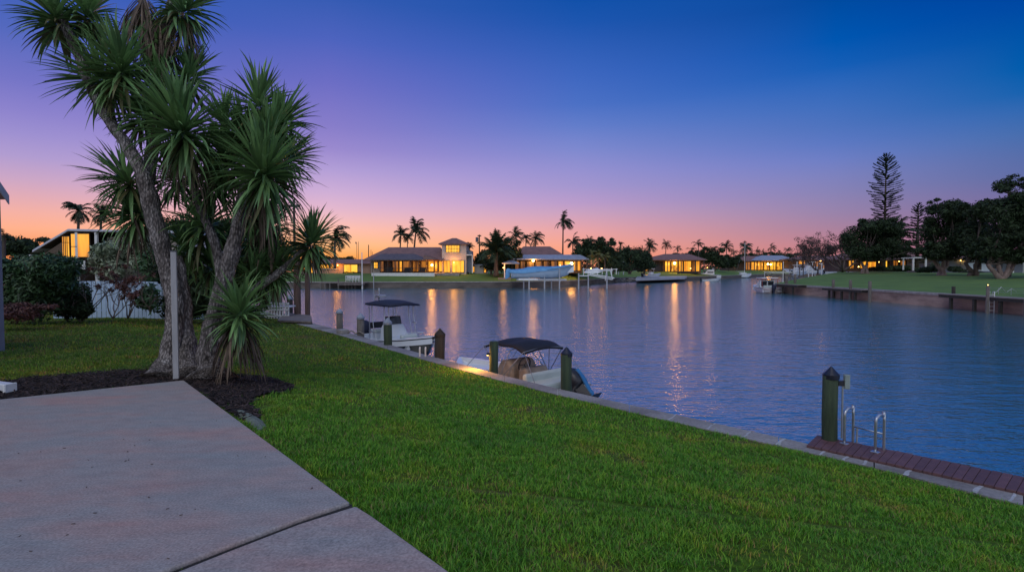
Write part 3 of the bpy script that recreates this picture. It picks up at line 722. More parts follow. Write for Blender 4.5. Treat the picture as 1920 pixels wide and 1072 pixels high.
for tr_ in trunks:
    P = catmull([(*(D(a_, b_, Y) - base), r_ * (.8 if r_ < .3 else .92)) for a_, b_, Y, r_ in tr_], 7)
    n = 20; b0 = len(mb.v)
    mb.tube([p[:3] for p in P], [p[3] for p in P], n)
    for k in range(b0, len(mb.v)):
        i = (k - b0) // n
        if i >= len(P): break
        c = Vector(P[i][:3]); v = Vector(mb.v[k]); d = v - c
        f = 1 + .2 * mnoise.noise(v * 4.5) + .13 * mnoise.noise(v * 13) + (.3 * mnoise.noise(v * 2.2 + Vector((9, 0, 0))) if P[i][3] > .2 else 0)
        mb.v[k] = tuple(c + d * f)
part('trunk', mb, M['bark'], yucca, smooth=True)
ros = [ # px, py, depth, radius m, axis, n, droop
 (104, 34, 8.4, .68, (-.25, -.1, 1), 120, .09), (165, 28, 8.6, .58, (.3, 0, 1), 90, .1), (228, 132, 8.3, .72, (.15, -.35, 1), 120, .1),
 (190, 150, 8.5, .8, (-.9, 0, .45), 100, .07), (342, 248, 7.9, .86, (.05, -.75, 1), 170, .13), (356, 146, 9.0, .55, (.35, 0, 1), 90, .09),
 (345, 22, 8.8, .62, (.6, 0, .8), 100, .16), (484, 196, 8.6, .66, (.05, 0, 1), 85, .04), (526, 232, 8.6, .6, (.55, 0, 1), 95, .09),
 (420, 232, 8.9, .5, (.0, -.2, 1), 80, .08), (496, 328, 7.9, .86, (.25, -.7, .9), 170, .12), (236, 340, 8.7, .7, (-.75, 0, .8), 95, .11),
 (262, 215, 8.6, .6, (-.1, -.3, .9), 90, .12), (584, 456, 9.0, .56, (.3, -.15, 1), 120, .1), (450, 588, 7.7, .6, (.2, -.5, .9), 85, .1),
 (384, 425, 8.9, .72, (0, -.2, 1), 110, .17), (500, 265, 8.4, .7, (.6, -.2, .8), 110, .09), (430, 310, 8.8, .72, (0, -.2, 1), 120, .14),
 (515, 505, 9.2, .62, (.5, 0, .8), 110, .12), (400, 350, 8.7, .6, (.2, -.5, .7), 100, .16), (252, 400, 8.9, .68, (-.4, 0, .8), 110, .17),
 (455, 250, 8.7, .6, (-.1, 0, 1), 80, .06), (290, 90, 8.9, .5, (-.2, 0, 1), 80, .12), (482, 400, 9.3, .7, (.2, -.1, .9), 120, .18),
 (300, 165, 8.8, .55, (.1, -.4, .9), 80, .13), (330, 330, 8.9, .65, (-.2, 0, .8), 100, .16), (535, 300, 8.9, .6, (.8, 0, .6), 90, .12),
 (495, 470, 9.4, .6, (.1, -.1, .9), 100, .14), (350, 470, 9.2, .6, (0, -.1, .9), 100, .15), (440, 480, 9.5, .65, (0, -.2, .9), 90, .15), (500, 430, 9.4, .6, (.3, 0, .9), 90, .15), (475, 525, 9.1, .55, (.3, -.3, .7), 80, .13), (395, 500, 9.4, .6, (-.1, -.2, .9), 80, .15),
]
for px, py, Y, Rr, ax, n, dr in ros:
    rosette(yucca, D(px, py, Y), Vector(ax), Rr * 1.04, int(n * 1.3), dr * 1.15, wd=.052)
for px, py, Y, Rr, n in [(268, 10, 8.85, .95, 130), (300, 60, 8.9, .8, 90), (448, 612, 7.85, .85, 90), (345, 262, 8.1, .9, 40), (496, 345, 8.1, .9, 30), (300, 190, 8.9, .7, 70), (342, 40, 8.9, .7, 60), (500, 420, 9.2, .8, 50), (580, 470, 9.0, .5, 40), (250, 420, 8.8, .6, 40)]:
    skirt(yucca, D(px, py, Y), Rr, n)

# ============================================================ post, downspout, corner of our own house
p0 = G(327, 710.5, 0); p0 = Vector((p0.x, p0.y + .04, 0))
hp = Z(472, p0.y)
pst = thing('white_post', 'plain white square post standing at the far corner of the patio', 'post', p0)
part('shaft', MB().box((0, 0, hp / 2), (.07, .07, hp), .42), mat('post_paint', (.42, .41, .4), (.3, .29, .29), .6, 3, bump=.25, stretch=(6, 6, .8)), pst, bevel=.006)
part('post_top', MB().box((0, 0, hp + .008), (.078, .078, .012), .42), M['greycover'], pst, bevel=.003)
d0 = G(-2, 733, -.02)
ds = thing('downspout', 'white downspout outlet lying on the mulch at the left edge of the patio', 'downspout', d0)
mb = MB(); P = [(-.9, .3, .55), (-.55, .17, .13), (-.28, .08, .09), (.02, 0, .075), (.2, -.05, .055)]
secs = []
for i, (x, y, z) in enumerate(P):
    w_, h_ = (.055, .04) if i < 4 else (.07, .05)
    secs.append([Vector((x + dx * .3, y + dy, z + dz)) for dx, dy, dz in ((0, -w_, -h_), (0, w_, -h_), (0, w_, h_), (0, -w_, h_))])
mb.loft(secs, closed=True); part('spout', mb, mat('spout_white', (.7, .72, .74), (.6, .62, .64), .35, 4), ds, bevel=.012)
mb = MB().box((.19, -.05, .055), (.03, .15, .11), rz=-.2); part('rim', mb, M['white'], ds, bevel=.008)
Yh = 11.0; xw = X(5, Yh); zt = Z(374, Yh)
oh = thing('house_corner', 'grey blue house corner with a pale roof edge at the far left', 'house', (xw, Yh, -.2))
part('wall', MB().box((-3, -2.5, (zt + .2) / 2), (6, 5, zt + .2)), M['wallgrey'], oh)
ez = Z(374, Yh) + .2; ex_ = X(17, Yh)-oh.location.x
mb = MB(); prof = [(.02, ez), (.02, ez + .12), (-2.6, ez + 3.6), (-2.6, ez + 3.4)]
def xprism(mb, prof, x0, x1):
    n = len(prof); mb.add([(x0, p[0], p[1]) for p in prof] + [(x1, p[0], p[1]) for p in prof], [tuple(range(n)), tuple(range(2 * n - 1, n - 1, -1))] + [((i + 1) % n, i, n + i, n + (i + 1) % n) for i in range(n)])
xprism(mb, prof, -5, ex_); part('roof', mb, M['roofb'], oh)
mb = MB(); xprism(mb, [(.03, ez - .1), (.03, ez + .09), (-2.6, ez + 3.55), (-2.6, ez + 3.3)], ex_ + .003, ex_ + .03)
part('fascia', mb, mat('fascia_paint', (.4, .42, .47), (.33, .35, .4), .5, 4), oh, bevel=.006)

# ============================================================ fence of white boards
mb = MB(); FYL = G(110, 598, -.42); n = 0
pts_f = [G(100, 600, -.44), G(200, 598, -.44), G(305, 597, -.42), G(400, 592, -.42)]
root = thing('board_fence', 'white painted vertical board fence behind the shrubs on the left', 'fence', pts_f[0])
fpaint = mat('fence_paint', (.55, .7, .88), (.43, .56, .72), .6, 2.5, bump=.2, island=.06)
mb = MB()
tot = 0
for A, B in zip(pts_f, pts_f[1:]):
    L = (B - A).length; k = int(L / .152); d = (B - A).normalized(); ang = math.atan2(d.y, d.x)
    for i in range(k):
        c = A + d * (L * (i + .5) / k) - root.location; zb = lawn_z(*(A + d * (L * i / k)).xy) - root.location.z
        mb.box((c.x, c.y, zb + .02 + .72), (.14, .022, 1.44 + random.uniform(-.008, .008)), ang)
part('boards', mb, fpaint, root, bevel=.004)
mb = MB()
for A, B in zip(pts_f, pts_f[1:]):
    d = (B - A).normalized(); ang = math.atan2(d.y, d.x); c = (A + B) / 2 - root.location
    for zz in (.35, 1.2): mb.box((c.x - d.y * .03, c.y + .04, c.z + zz), ((B - A).length, .04, .09), ang)
part('rails', mb, fpaint, root)

# ============================================================ leafy shrubs
def blobs(centers, n, size, mat_, name, parent=None, flat=.5, shell=.5, seed=1, aspect=1.6):
    """leaf faces spread through a set of ellipsoids (cx, cy, cz, rx, ry, rz)"""
    r = np.random.default_rng(seed); cs = np.array(centers, float)
    vol = cs[:, 3] * cs[:, 4] * cs[:, 5]; vol = vol ** .7; idx = r.choice(len(cs), n, p=vol / vol.sum())
    d = r.normal(size=(n, 3)); d /= np.linalg.norm(d, axis=1)[:, None]
    rad = (shell + (1 - shell) * r.random(n)) ** (1 / 1.4)
    # lumpy outline
    lump = 1 + .16 * np.sin(d[:, 0] * 7 + idx) * np.cos(d[:, 2] * 6 + idx * 1.7) + .1 * np.sin(d[:, 1] * 11 + d[:, 2] * 9)
    p = cs[idx, :3] + d * cs[idx, 3:6] * (rad * lump)[:, None]
    nrm = d + r.normal(size=(n, 3)) * .7; nrm[:, 2] += flat; nrm /= np.linalg.norm(nrm, axis=1)[:, None]
    a_ = np.cross(nrm, r.normal(size=(n, 3))); a_ /= np.linalg.norm(a_, axis=1)[:, None]; b_ = np.cross(nrm, a_)
    s = size * (.6 + .8 * r.random(n)); a_ *= (s * aspect)[:, None]; b_ *= s[:, None] * .5
    V = np.stack([p - a_, p - b_ + nrm * s[:, None] * .15, p + a_, p + b_ + nrm * s[:, None] * .15], 1).reshape(-1, 3)
    i = np.arange(n) * 4; F = np.column_stack([i, i + 1, i + 2, i + 3])
    o = link(name, np_mesh(name, V, F, mat_), parent); return o
def twigs(mb, base, spread, h, n, r=.02, up=.8, seed=0, depth=2):
    rg = random.Random(seed)
    def grow(p, d, L, rr, k):
        pts = [p]; q = p.copy(); dd = d.copy()
        for _ in range(4):
            dd = (dd + Vector((rg.gauss(0, .16), rg.gauss(0, .16), rg.gauss(.03, .1)))).normalized(); q = q + dd * L / 4; pts.append(q.copy())
        mb.tube(pts, [rr * (1 - .14 * i) for i in range(5)], 6 if rr > .05 else 5)
        ends.append(q)
        if k > 0:
            for _ in range(rg.choice((2, 3))):
                d2 = (dd + Vector((rg.gauss(0, .55), rg.gauss(0, .55), rg.gauss(.1, .3)))).normalized()
                grow(pts[rg.choice((2, 3, 4))], d2, L * rg.uniform(.55, .8), rr * .55, k - 1)
    ends = []
    for i in range(n):
        az = rg.random() * 2 * PI; d = Vector((math.cos(az) * spread, math.sin(az) * spread, up)).normalized()
        grow(Vector(base), d, h * rg.uniform(.4, .6), r, depth)
    return ends
def shrub(px, py, Y, wpx, hpx, mat_, label, n=5000, leaf_=.06, cat='shrub', name='shrub', group=None, seed=1, lobes=7, dy=1.0, zb=None, flat=.3):
    """px,py: base point in the photo; wpx,hpx: size in photo pixels at depth Y"""
    g = D(px, py, Y); w_, h_ = wpx * Y / FPX, hpx * Y / FPX
    root = thing(name, label, cat, (g.x, g.y, g.z), 0, group); rg = random.Random(seed); cs = []
    cs.append((0, 0, h_ * .42, w_ * .36, w_ * .3 * dy, h_ * .42))
    for i in range(lobes):
        a_ = rg.uniform(-.42, .42); zz = rg.uniform(.2, .8); cs.append((a_ * w_, rg.uniform(-.25, .25) * w_ * dy, zz * h_, w_ * rg.uniform(.14, .24), w_ * .2 * dy, h_ * rg.uniform(.15, .24)))
    blobs(cs, n, leaf_, mat_, 'foliage', root, seed=seed, flat=flat)
    mb = MB(); twigs(mb, (0, 0, -.05), .5, h_ * .8, 4, .02 + h_ * .008, seed=seed); part('stems', mb, M['twig'], root)
    return root
shrub(62, 600, 17.5, 150, 128, M['leafhedge'], 'dense dark green hedge bush at the left edge against the house corner', 16000, .055, seed=2, lobes=14)
shrub(126, 598, 18.5, 60, 100, M['leafhedge'], 'dark bush rounding off the right end of the hedge before the white fence', 5000, .05, seed=3)
shrub(30, 604, 15.5, 110, 40, M['leafred'], 'low reddish brown shrub in front of the dark hedge', 2200, .035, seed=4)
shrub(228, 530, 26, 120, 98, M['leafpale'], 'pale variegated bush rising over the white fence beside the yucca trunk', 8000, .09, seed=5, lobes=12)
shrub(290, 560, 25, 90, 105, M['leafhedge'], 'dark green bush behind the fence seen between the yucca trunk and pale bush', 6000, .08, seed=6, lobes=9)
shrub(282, 584, 17.6, 44, 62, M['leafhedge'], 'small broad-leaved shrub touching the yucca trunk at the right end of the fence', 600, .07, seed=7, lobes=4)
shrub(400, 600, 20, 200, 130, M['leafd'], 'dark mass of shrubbery behind the middle of the yucca', 9000, .08, seed=8, lobes=12)
shrub(455, 560, 24, 130, 90, M['leafm'], 'mid green shrub behind the right side of the yucca toward the canal', 5000, .08, seed=18, lobes=9)
shrub(152, 600, 18.2, 50, 60, M['leafd'], 'low dark plant at the left foot of the white fence', 2200, .05, seed=19, lobes=5)
def twiggy(px, py, Y, wpx, hpx, label, seed, nl=450):
    g = D(px, py, Y); h_ = hpx * Y / FPX; root = thing('bare_shrub', label, 'shrub', g, 0, 'twiggy russet shrubs along the fence')
    mb = MB(); ends = twigs(mb, (0, 0, 0), .45, h_ * 1.05, 4, .022, up=1, seed=seed, depth=3); part('stems', mb, M['twig'], root, True)
    cs = [(e.x, e.y, e.z, .13, .13, .1) for e in ends if e.z > h_ * .35][:26]
    if cs: blobs(cs, nl, .035, M['leafred'], 'foliage', root, seed=seed, shell=.05, aspect=2.4)
twiggy(160, 596, 18.2, 70, 110, 'twiggy shrub with rust red leaf tips, tallest and nearest the hedge', 21, 800)
twiggy(212, 597, 18.0, 60, 85, 'twiggy shrub with sparse russet leaves in the middle of the white fence', 22)
twiggy(240, 597, 18.4, 50, 70, 'thin twiggy shrub with few russet leaves nearest the yucca trunk', 23, 300)

# ============================================================ neighbour's house over the fence
Yn = 32; O = Vector((X(60, Yn), Yn, -.6))
nh = thing('flat_roof_house', 'neighbouring house with white sloping roof edge and amber lit porch above the fence', 'house', O)
def L_(px, py, Y=Yn): p = D(px, py, Y); return (p.x - O.x, p.z - O.z)
x0, z0 = L_(60, 468); x1, z1 = L_(127, 429); x2, z2 = L_(335, 433); th = .13
fas = mat('roof_fascia', (.56, .58, .66), (.46, .48, .55), .6, 2)
part('roof', MB().prism_y([(x0 - .0, z0 - .05 - th), (x1, z1 - th), (x2, z2 - th), (x2, z2), (x1, z1), (x0 - .0, z0 - .02)], 0, 9), fas, nh, bevel=.02)
part('wall', MB().prism_y([(x0 + .5, 0), (L_(114, 0)[0], 0), (L_(114, 0)[0], z1 - .5), (x0 + .5, z0 - .32)], .12, 8.8), mat('olive_wall', (.13, .09, .06), (.08, .055, .04), .8, 2), nh)
part('soffit', MB().prism_y([(x0 - .1, z0 - .08 - th), (x1, z1 - .01 - th), (x2, z2 - .01 - th), (x2, z2 - .03 - th), (x1, z1 - .03 - th), (x0 - .1, z0 - .1 - th)], -.0, 8.9), M['walld'], nh)
part('back_wall', MB().box(((x2 + L_(166, 0)[0]) / 2, 4, (z2 - .3) / 2), (x2 - L_(166, 0)[0], 6, z2 - .3)), M['wallw'], nh)
for i, (pa, pb) in enumerate([(115.5, 127.5), (132, 143), (143.6, 165)]):
    xa, za = L_(pa, 482); xb, zb_ = L_(pb, 438 if pa > 130 else 443)
    wn = part('window', MB().box(((xa + xb) / 2, .12, (za + zb_) / 2), (xb - xa + .05, .06, zb_ - za + .06)), M['framed'], nh)
    part('pane', MB().box(((xa + xb) / 2, .07, (za + zb_) / 2), (xb - xa - .04, .03, zb_ - za - .04)), E['win'], wn)
    if pa < 131:
        mb = MB()
        for k in range(1, 4): mb.box((xa + (xb - xa) * k / 4, .04, (za + zb_) / 2), (.03, .03, zb_ - za))
        mb.box(((xa + xb) / 2, .035, za + (zb_ - za) * .7), (xb - xa, .03, .03)); part('muntins', mb, M['framed'], wn)
    elif pa == 132: part('muntins', MB().box(((xa + xb) / 2, .04, za + (zb_ - za) * .45), (xb - xa, .03, .04)), M['framed'], wn)
for px in (129.7, 167):
    xx, _ = L_(px, 0); part('column', MB().box((xx, .1, (z1 - .2) / 2), (.14, .14, z1 - .21)), M['white'], nh)
xx, zz = L_(63, 480); part('column', MB().box((xx, -.2, (z0 - .3) / 2), (.1, .1, z0 - .3)), M['white'], nh)
xa, za = L_(118, 492); xb, zb_ = L_(172, 486); part('railing', MB().box(((xa + xb) / 2, -.5, (za + zb_) / 2 - .25), (xb - xa, .05, .5)), M['white'], nh)
# ============================================================ pilings
def piling(px, py_top, py_base, zb, dia, mat_, label, capm=None, cap_px=0, group='mooring pilings along the near seawall', dry=False, xy=None, Yd=None, topz=None):
    g = xy if xy is not None else (D(px, py_base, Yd) if Yd else G(px, py_base, zb))
    tz = topz if topz is not None else Z(py_top, g.y); zbase = zb if dry else WZ - 1.3
    root = thing('piling', label, 'piling', (g.x, g.y, zbase), random.random() * 6, group)
    h = tz - zbase - (dia * .62 if capm else 0); r = dia / 2
    mb = MB(); ns = 14; secs = []
    for i in range(7):
        zz = h * i / 6; ox = .012 * math.sin(i * 1.3 + px)
        secs.append([Vector((ox + r * (1 + .04 * mnoise.noise((k * .9, i, px))) * math.cos(2 * PI * k / ns), r * (1 + .04 * mnoise.noise((k, i * 1.1, px + 5))) * math.sin(2 * PI * k / ns), zz)) for k in range(ns)])
    mb.loft([s[::-1] for s in secs], closed=True, cap0=True, cap1=True); part('shaft', mb, mat_, root, True)
    if capm:
        part('piling_cap', MB().lathe((0, 0, h - .04), [(r * 1.08, 0), (r * 1.1, .04 + dia * .1), (r * .58, .04 + dia * .38), (.01, .04 + dia * .66)], 14), capm, root)
    return root
W_, Wd, Gd = M['pilew'], M['piled'], M['pileg']
# water side of the cap; base pixel is where each one vanishes behind the cap
piling(637, 578, 616, CZ, .24, W_, 'grey capped piling beside the covered outboard motor, farthest of the near row', M['capgrey'])
piling(676.5, 587, 627, CZ, .25, W_, 'grey capped piling just behind the stern of the white T-top boat', M['capgrey'])
piling(727, 596, 646, CZ, .25, Gd, 'green piling with grey cap standing in front of the T-top boat', M['capgrey'])
piling(825, 616, 669, CZ, .26, Wd, 'dark brown pointed piling standing alone beyond the bow of the T-top boat', M['piled'])
pE = piling(926, 640, 695, CZ, .2, Gd, 'green piling under the left end of the black bimini top')
piling(1062, 651, 728, CZ, .21, Gd, 'green piling with black pointed cap beside the tilted outboard motor', M['capb'])
pg = piling(1556, 688, 822, CZ, .185, Gd, 'dark green piling with black pointed cap on the red-brown dock', M['capb'], xy=G(1556, 819, CZ + .06))
for px, pt, pb, lab in [(512, 548, 576, 'slim grey piling farthest left beyond the white dock cradle'), (524, 543, 574, 'taller grey piling just left of the dock platform'), (543.5, 553, 588, 'dark piling with small cap standing against the dock platform')]:
    piling(px, pt, pb, CZ, .3, Wd if px > 540 else W_, lab, M['capgrey'] if px > 540 else None, Yd=27.5)
for px, pt, lab in [(558, 470, 'tall brown boat lift piling at the left of the dock platform'), (577, 480, 'tall brown boat lift piling at the right of the dock platform')]:
    piling(px, pt, 590, CZ, .32 if px < 570 else .24, mat('brown_timber', (.16, .1, .08), (.08, .05, .04), .9, 3, stretch=(7, 7, .8), bump=.6), lab, Yd=25.5, group='tall boat lift pilings by the platform')
# lamp-side box and pole on the dock piling
pgl = pg.location
g1 = Vector((pgl.x, pgl.y, 0)); ub = thing('dock_hose_post', 'thin pole with a pale water box fixed beside the dark green piling', 'utility pole', (g1.x + .145, g1.y - .02, CZ + .05))
zt = Z(712, g1.y) - (CZ + .05)
part('pole', MB().tube([(0, 0, 0), (0, 0, zt - .02)], .012, 8), M['steel'], ub)
part('box', MB().box((.05, 0, zt - .02), (.07, .05, .19)), mat('pale_box', (.3, .36, .33), (.22, .27, .25), .5, 8), ub, bevel=.008)
part('bracket', MB().box((-.02, 0, zt - .04), (.08, .03, .07)), M['dark'], ub)

# ============================================================ red-brown dock and its ladder
dz = CZ + .03
K = [G(1512, 834, dz), G(1920, 923, dz), G(2330, 1018, dz)]; Ko = [G(1532, 815, dz), G(1920, 893, dz), G(2330, 974, dz)]
root = thing('dock', 'red-brown plank dock along the near seawall at lower right', 'dock', (K[0].x, K[0].y, dz))
mb = MB(); inn = resample([K[0], K[1], K[2]], 40); out = resample([Ko[0], Ko[1], Ko[2]], 40)
for i in range(39):
    f = .022
    q = [inn[i].lerp(inn[i + 1], f), inn[i].lerp(inn[i + 1], 1 - f), out[i].lerp(out[i + 1], 1 - f), out[i].lerp(out[i + 1], f)]
    dzv = random.uniform(-.003, .003)
    mb.prism([(p.x - root.location.x, p.y - root.location.y) for p in q], -.035 + dzv, 0 + dzv)
part('deck_boards', mb, M['deck'], root, bevel=.005)
mb = MB(); dd = (out[-1] - out[0]).normalized(); nn = Vector((-dd.y, dd.x, 0))
for off_ in (.03, .25): 
    A, B = out[0] - nn * -off_ * -1 * -1, out[-1]
    A = out[0] - nn * off_; B = out[-1] - nn * off_
    q = [A, B, B - nn * .05, A - nn * .05]; mb.prism([(p.x - root.location.x, p.y - root.location.y) for p in q], -.22, -.038)
part('joists', mb, M['piled'], root)
P1, P2 = G(1583, 832, dz), G(1641, 848, dz); ld = thing('swim_ladder', 'shiny aluminium swim ladder with two hoop handrails on the red-brown dock', 'ladder', P1)
ax = (P2 - P1).normalized(); nn = Vector((-ax.y, ax.x, 0)); nn = nn if nn.dot(Vector((.74, .67, 0))) > 0 else -nn
for q in (Vector(), P2 - P1):
    hh_ = .46; P = [q + Vector((0, 0, 0))]
    P = [q, q + Vector((0, 0, hh_ * .8)), q + nn * .03 + Vector((0, 0, hh_ * .94)), q + nn * .1 + Vector((0, 0, hh_)), q + nn * .17 + Vector((0, 0, hh_ * .94)), q + nn * .2 + Vector((0, 0, hh_ * .8)), q + nn * .2 + Vector((0, 0, -.9))]
    part('handrail', MB().tube(catmull(P, 4), .017, 10), M['alu'], ld, True)
    part('foot_plate', MB().box((q.x, q.y, .008), (.09, .07, .016), math.atan2(ax.y, ax.x)), M['alu'], ld, bevel=.004)
mb = MB(); mb.tube([nn * .2 + Vector((0, 0, .2)), P2 - P1 + nn * .2 + Vector((0, 0, .2))], .011, 8); part('crossbar', mb, M['alu'], ld, True)
for k in range(3):
    part('rung', MB().tube([nn * .2 + Vector((0, 0, -.15 - .27 * k)), P2 - P1 + nn * .2 + Vector((0, 0, -.15 - .27 * k))], .014, 8), M['alu'], ld, True)
part('strut', MB().tube([nn * .2 + ax * .05 + Vector((0, 0, .2)), nn * .2 + ax * .05 + Vector((0, 0, 0))], .011, 8), M['steel'], ld)

# ============================================================ boat building kit; origin at the transom on the waterline, bow along +x
def hull_parts(parent, L, B, fb, bow_up=.35, draft=.3, hullm=None, gelm=None, linerm=None, floor=.12, bottomm=None, cap_w=.14, full=2.6, n=22, deck_from=.8):
    hullm = hullm or M['gel']; gelm = gelm or M['gel']; linerm = linerm or gelm
    def hb(t): return B / 2 * (1 - max(0, (t - .35) / .65) ** full) * (.94 + .06 * min(1, t / .3))
    def zs(t): return fb + bow_up * max(0, (t - .25) / .75) ** 1.8
    def st(t):
        w_ = max(hb(t), .012); x = t * L; zk = -draft * (1 - max(0, (t - .55) / .45) ** 2.2 * 2.1); zc = .04 + .34 * max(0, (t - .4) / .6) ** 2; wc = w_ * (.88 - .3 * max(0, (t - .5) / .5))
        xo = .1 * L * max(0, (t - .7) / .3) ** 2   # raked stem
        half = [(x - xo * 1.3, 0, zk), (x - xo, wc * .55, (zk + zc) / 2 - .02), (x - xo * .9, wc, zc), (x - xo * .5, (wc + w_) / 2 * 1.02, (zc + zs(t)) / 2), (x, w_, zs(t) - .05), (x, w_ + .02, zs(t) - .045), (x, w_ + .02, zs(t))]
        return [Vector((a, -b, c)) for a, b, c in half[::-1]][:-1] + [Vector(h) for h in half]
    ts = [i / n for i in range(n + 1)]
    mb = MB(); mb.loft([st(t) for t in ts], cap0=True); 
    h = part('hull', mb, hullm, parent, True)
    # gunwale, liner and floor
    mb = MB(); rows = []
    for t in ts:
        w_ = max(hb(t), .012) + .02; x = t * L; cw = min(cap_w, w_ * .6); td = min(t, .93); wi = max(w_ - cw, .005)
        fl = floor if t < deck_from else min(zs(t) - .12, floor + (t - deck_from) * 1.6)
        rows.append([Vector((x, -w_, zs(t))), Vector((x - .02, -wi, zs(t) + .015)), Vector((x - .03, -wi * .97, fl)), Vector((x - .03, 0, fl)), Vector((x - .03, wi * .97, fl)), Vector((x - .02, wi, zs(t) + .015)), Vector((x, w_, zs(t)))])
    mb.loft([r_[::-1] for r_ in rows]); part('deck', mb, gelm, parent, False)
    # transom inner face
    w0 = hb(0); part('transom', MB().box((.05, 0, fb * .55), (.08, w0 * 2 - .02, fb * .85)), gelm, parent, bevel=.01)
    # rub rail
    rr = MB()
    for sgn in (-1, 1): rr.tube([(t * L, sgn * (max(hb(t), .012) + .025), zs(t) - .05) for t in ts], .022, 6)
    part('rub_rail', rr, M['dark'], parent, True)
    return hb, zs
def outboard(parent_root, x, y, z, tilt=0, cowlm=None, label=None, scale=1.0, accent=None):
    """part of a boat: cowl, leg, propeller"""
    cm = cowlm or M['dark']; m3 = Matrix.Rotation(tilt, 3, 'Y')
    def T(v): return Vector((x, y, z)) + (m3 @ Vector(v)) * scale
    secs = []
    for zz, lx0, lx1, wy in ((0, -.26, .1, .14), (.06, -.34, .16, .18), (.22, -.38, .18, .2), (.42, -.36, .14, .19), (.52, -.28, .04, .15), (.56, -.2, -.04, .07)):
        ring = []
        for k in range(14):
            th = 2 * PI * k / 14; cx_ = (lx0 + lx1) / 2; rx = (lx1 - lx0) / 2
            ex = abs(math.cos(th)) ** .7 * (1 if math.cos(th) > 0 else -1); ey = abs(math.sin(th)) ** .7 * (1 if math.sin(th) > 0 else -1)
            ring.append(T((cx_ + rx * ex - .12, wy * ey, zz)))
        secs.append(ring)
    mb = MB(); mb.loft([s[::-1] for s in secs], closed=True, cap0=True, cap1=True); ob = part('outboard_motor', mb, cm, parent_root, True, label=label)
    mb = MB(); P = []
    for zz, lx0, lx1, wy in ((0, -.3, .1, .14), (-.35, -.27, .02, .09), (-.6, -.26, 0, .07), (-.72, -.36, .02, .06), (-.78, -.38, .06, .05), (-.98, -.16, -.06, .015)):
        P.append([T((lx0 - .12, 0, zz)), T(((lx0 + lx1) / 2 - .12, -wy, zz)), T((lx1 - .12, 0, zz)), T(((lx0 + lx1) / 2 - .12, wy, zz))])
    mb.loft(P, closed=True, cap0=True, cap1=True); mb.add([T((-.56, -.13, -.46)), T((-.1, -.13, -.46)), T((-.1, .13, -.46)), T((-.56, .13, -.46)), T((-.56, -.13, -.44)), T((-.1, -.13, -.44)), T((-.1, .13, -.44)), T((-.56, .13, -.44))], [(0, 1, 2, 3), (7, 6, 5, 4), (0, 4, 5, 1), (1, 5, 6, 2), (2, 6, 7, 3), (3, 7, 4, 0)])
    part('motor_leg', mb, cm, ob)
    if accent:
        mb = MB(); mb.loft([[T((-.34 - .12 - dx, -.1, z_)), T((-.34 - .12 - dx, .0, z_)), T((-.3 - .12 - dx, .0, z_)), T((-.3 - .12 - dx, -.1, z_))] for z_, dx in ((.36, .06), (.1, .05), (-.2, -.03), (-.5, -.04))], closed=True, cap0=True, cap1=True); part('trim_stripe', mb, accent, ob)
    mb = MB(); hubc = T((-.5, 0, -.74))
    mb.tube([T((-.56, 0, -.74)), T((-.44, 0, -.74))], .035 * scale, 8)
    for k in range(3):
        a_ = k * 2 * PI / 3; c = (math.cos(a_), math.sin(a_)); d_ = (-math.sin(a_), math.cos(a_))
        mb.add([T((-.52, .02 * c[0] - .03 * d_[0], -.74 + .02 * c[1] - .03 * d_[1])), T((-.54, .15 * c[0] - .06 * d_[0], -.74 + .15 * c[1] - .06 * d_[1])), T((-.48, .16 * c[0] + .05 * d_[0], -.74 + .16 * c[1] + .05 * d_[1])), T((-.48, .02 * c[0] + .03 * d_[0], -.74 + .02 * c[1] + .03 * d_[1]))], [(0, 1, 2, 3)])
    part('propeller', mb, M['steel'], ob)
    part('mount_bracket', MB().box(tuple(T((.05, 0, -.2))), (.14 * scale, .22 * scale, .36 * scale)), M['dark'], ob)
    return ob

# --- white bay boat with T-top
a1 = math.atan2(-.74, .67)
b1 = thing('bay_boat', 'white centre-console boat with dark T-top moored at the near seawall', 'boat', (-6.2, 22.95, WZ), a1)
L1 = 5.15; hb1, zs1 = hull_parts(b1, L1, 2.15, .62, .34, .3, hullm=M['hullblack'], floor=.2, deck_from=.62)
# light upper band of the hull side
mb = MB()
for sg in (-1, 1):
    rows = [[Vector((t * L1, sg * (hb1(t) + .036), zs1(t) - .002)), Vector((t * L1, sg * (hb1(t) * .985 + .034), zs1(t) - .26))] for t in [i / 24 for i in range(24)] + [.985]]
    mb.loft(rows if sg > 0 else [r_[::-1] for r_ in rows])
part('hull_topside', mb, M['gel'], b1, True)
con = MB(); con.loft([[Vector((x, -w_, z)), Vector((x, w_, z)), Vector((x2_, w2, z2)), Vector((x2_, -w2, z2))] for x, w_, z, x2_, w2, z2 in ((1.7, .38, .2, 2.65, .38, .2), (1.85, .38, .95, 2.55, .36, .8), (1.95, .34, 1.12, 2.3, .32, 1.1))], closed=True, cap0=True, cap1=True)
con2 = MB(); 
def wedge(mb, prof, y0, y1):
    n = len(prof); mb.add([(p[0], y0, p[1]) for p in prof] + [(p[0], y1, p[1]) for p in prof], [tuple(range(n)), tuple(range(2 * n - 1, n - 1, -1))] + [((i + 1) % n, i, n + i, n + (i + 1) % n) for i in range(n)])
wedge(con2, [(1.75, .2), (1.85, 1.0), (2.0, 1.16), (2.22, 1.16), (2.6, .75), (2.9, .62), (2.95, .2)], -.42, .42)
part('console', con2, M['gel'], b1, bevel=.04)
mb = MB(); wedge(mb, [(2.12, 1.16), (2.16, 1.16), (2.06, 1.48), (2.03, 1.48)], -.36, .36); part('windscreen', mb, M['glass'], b1)
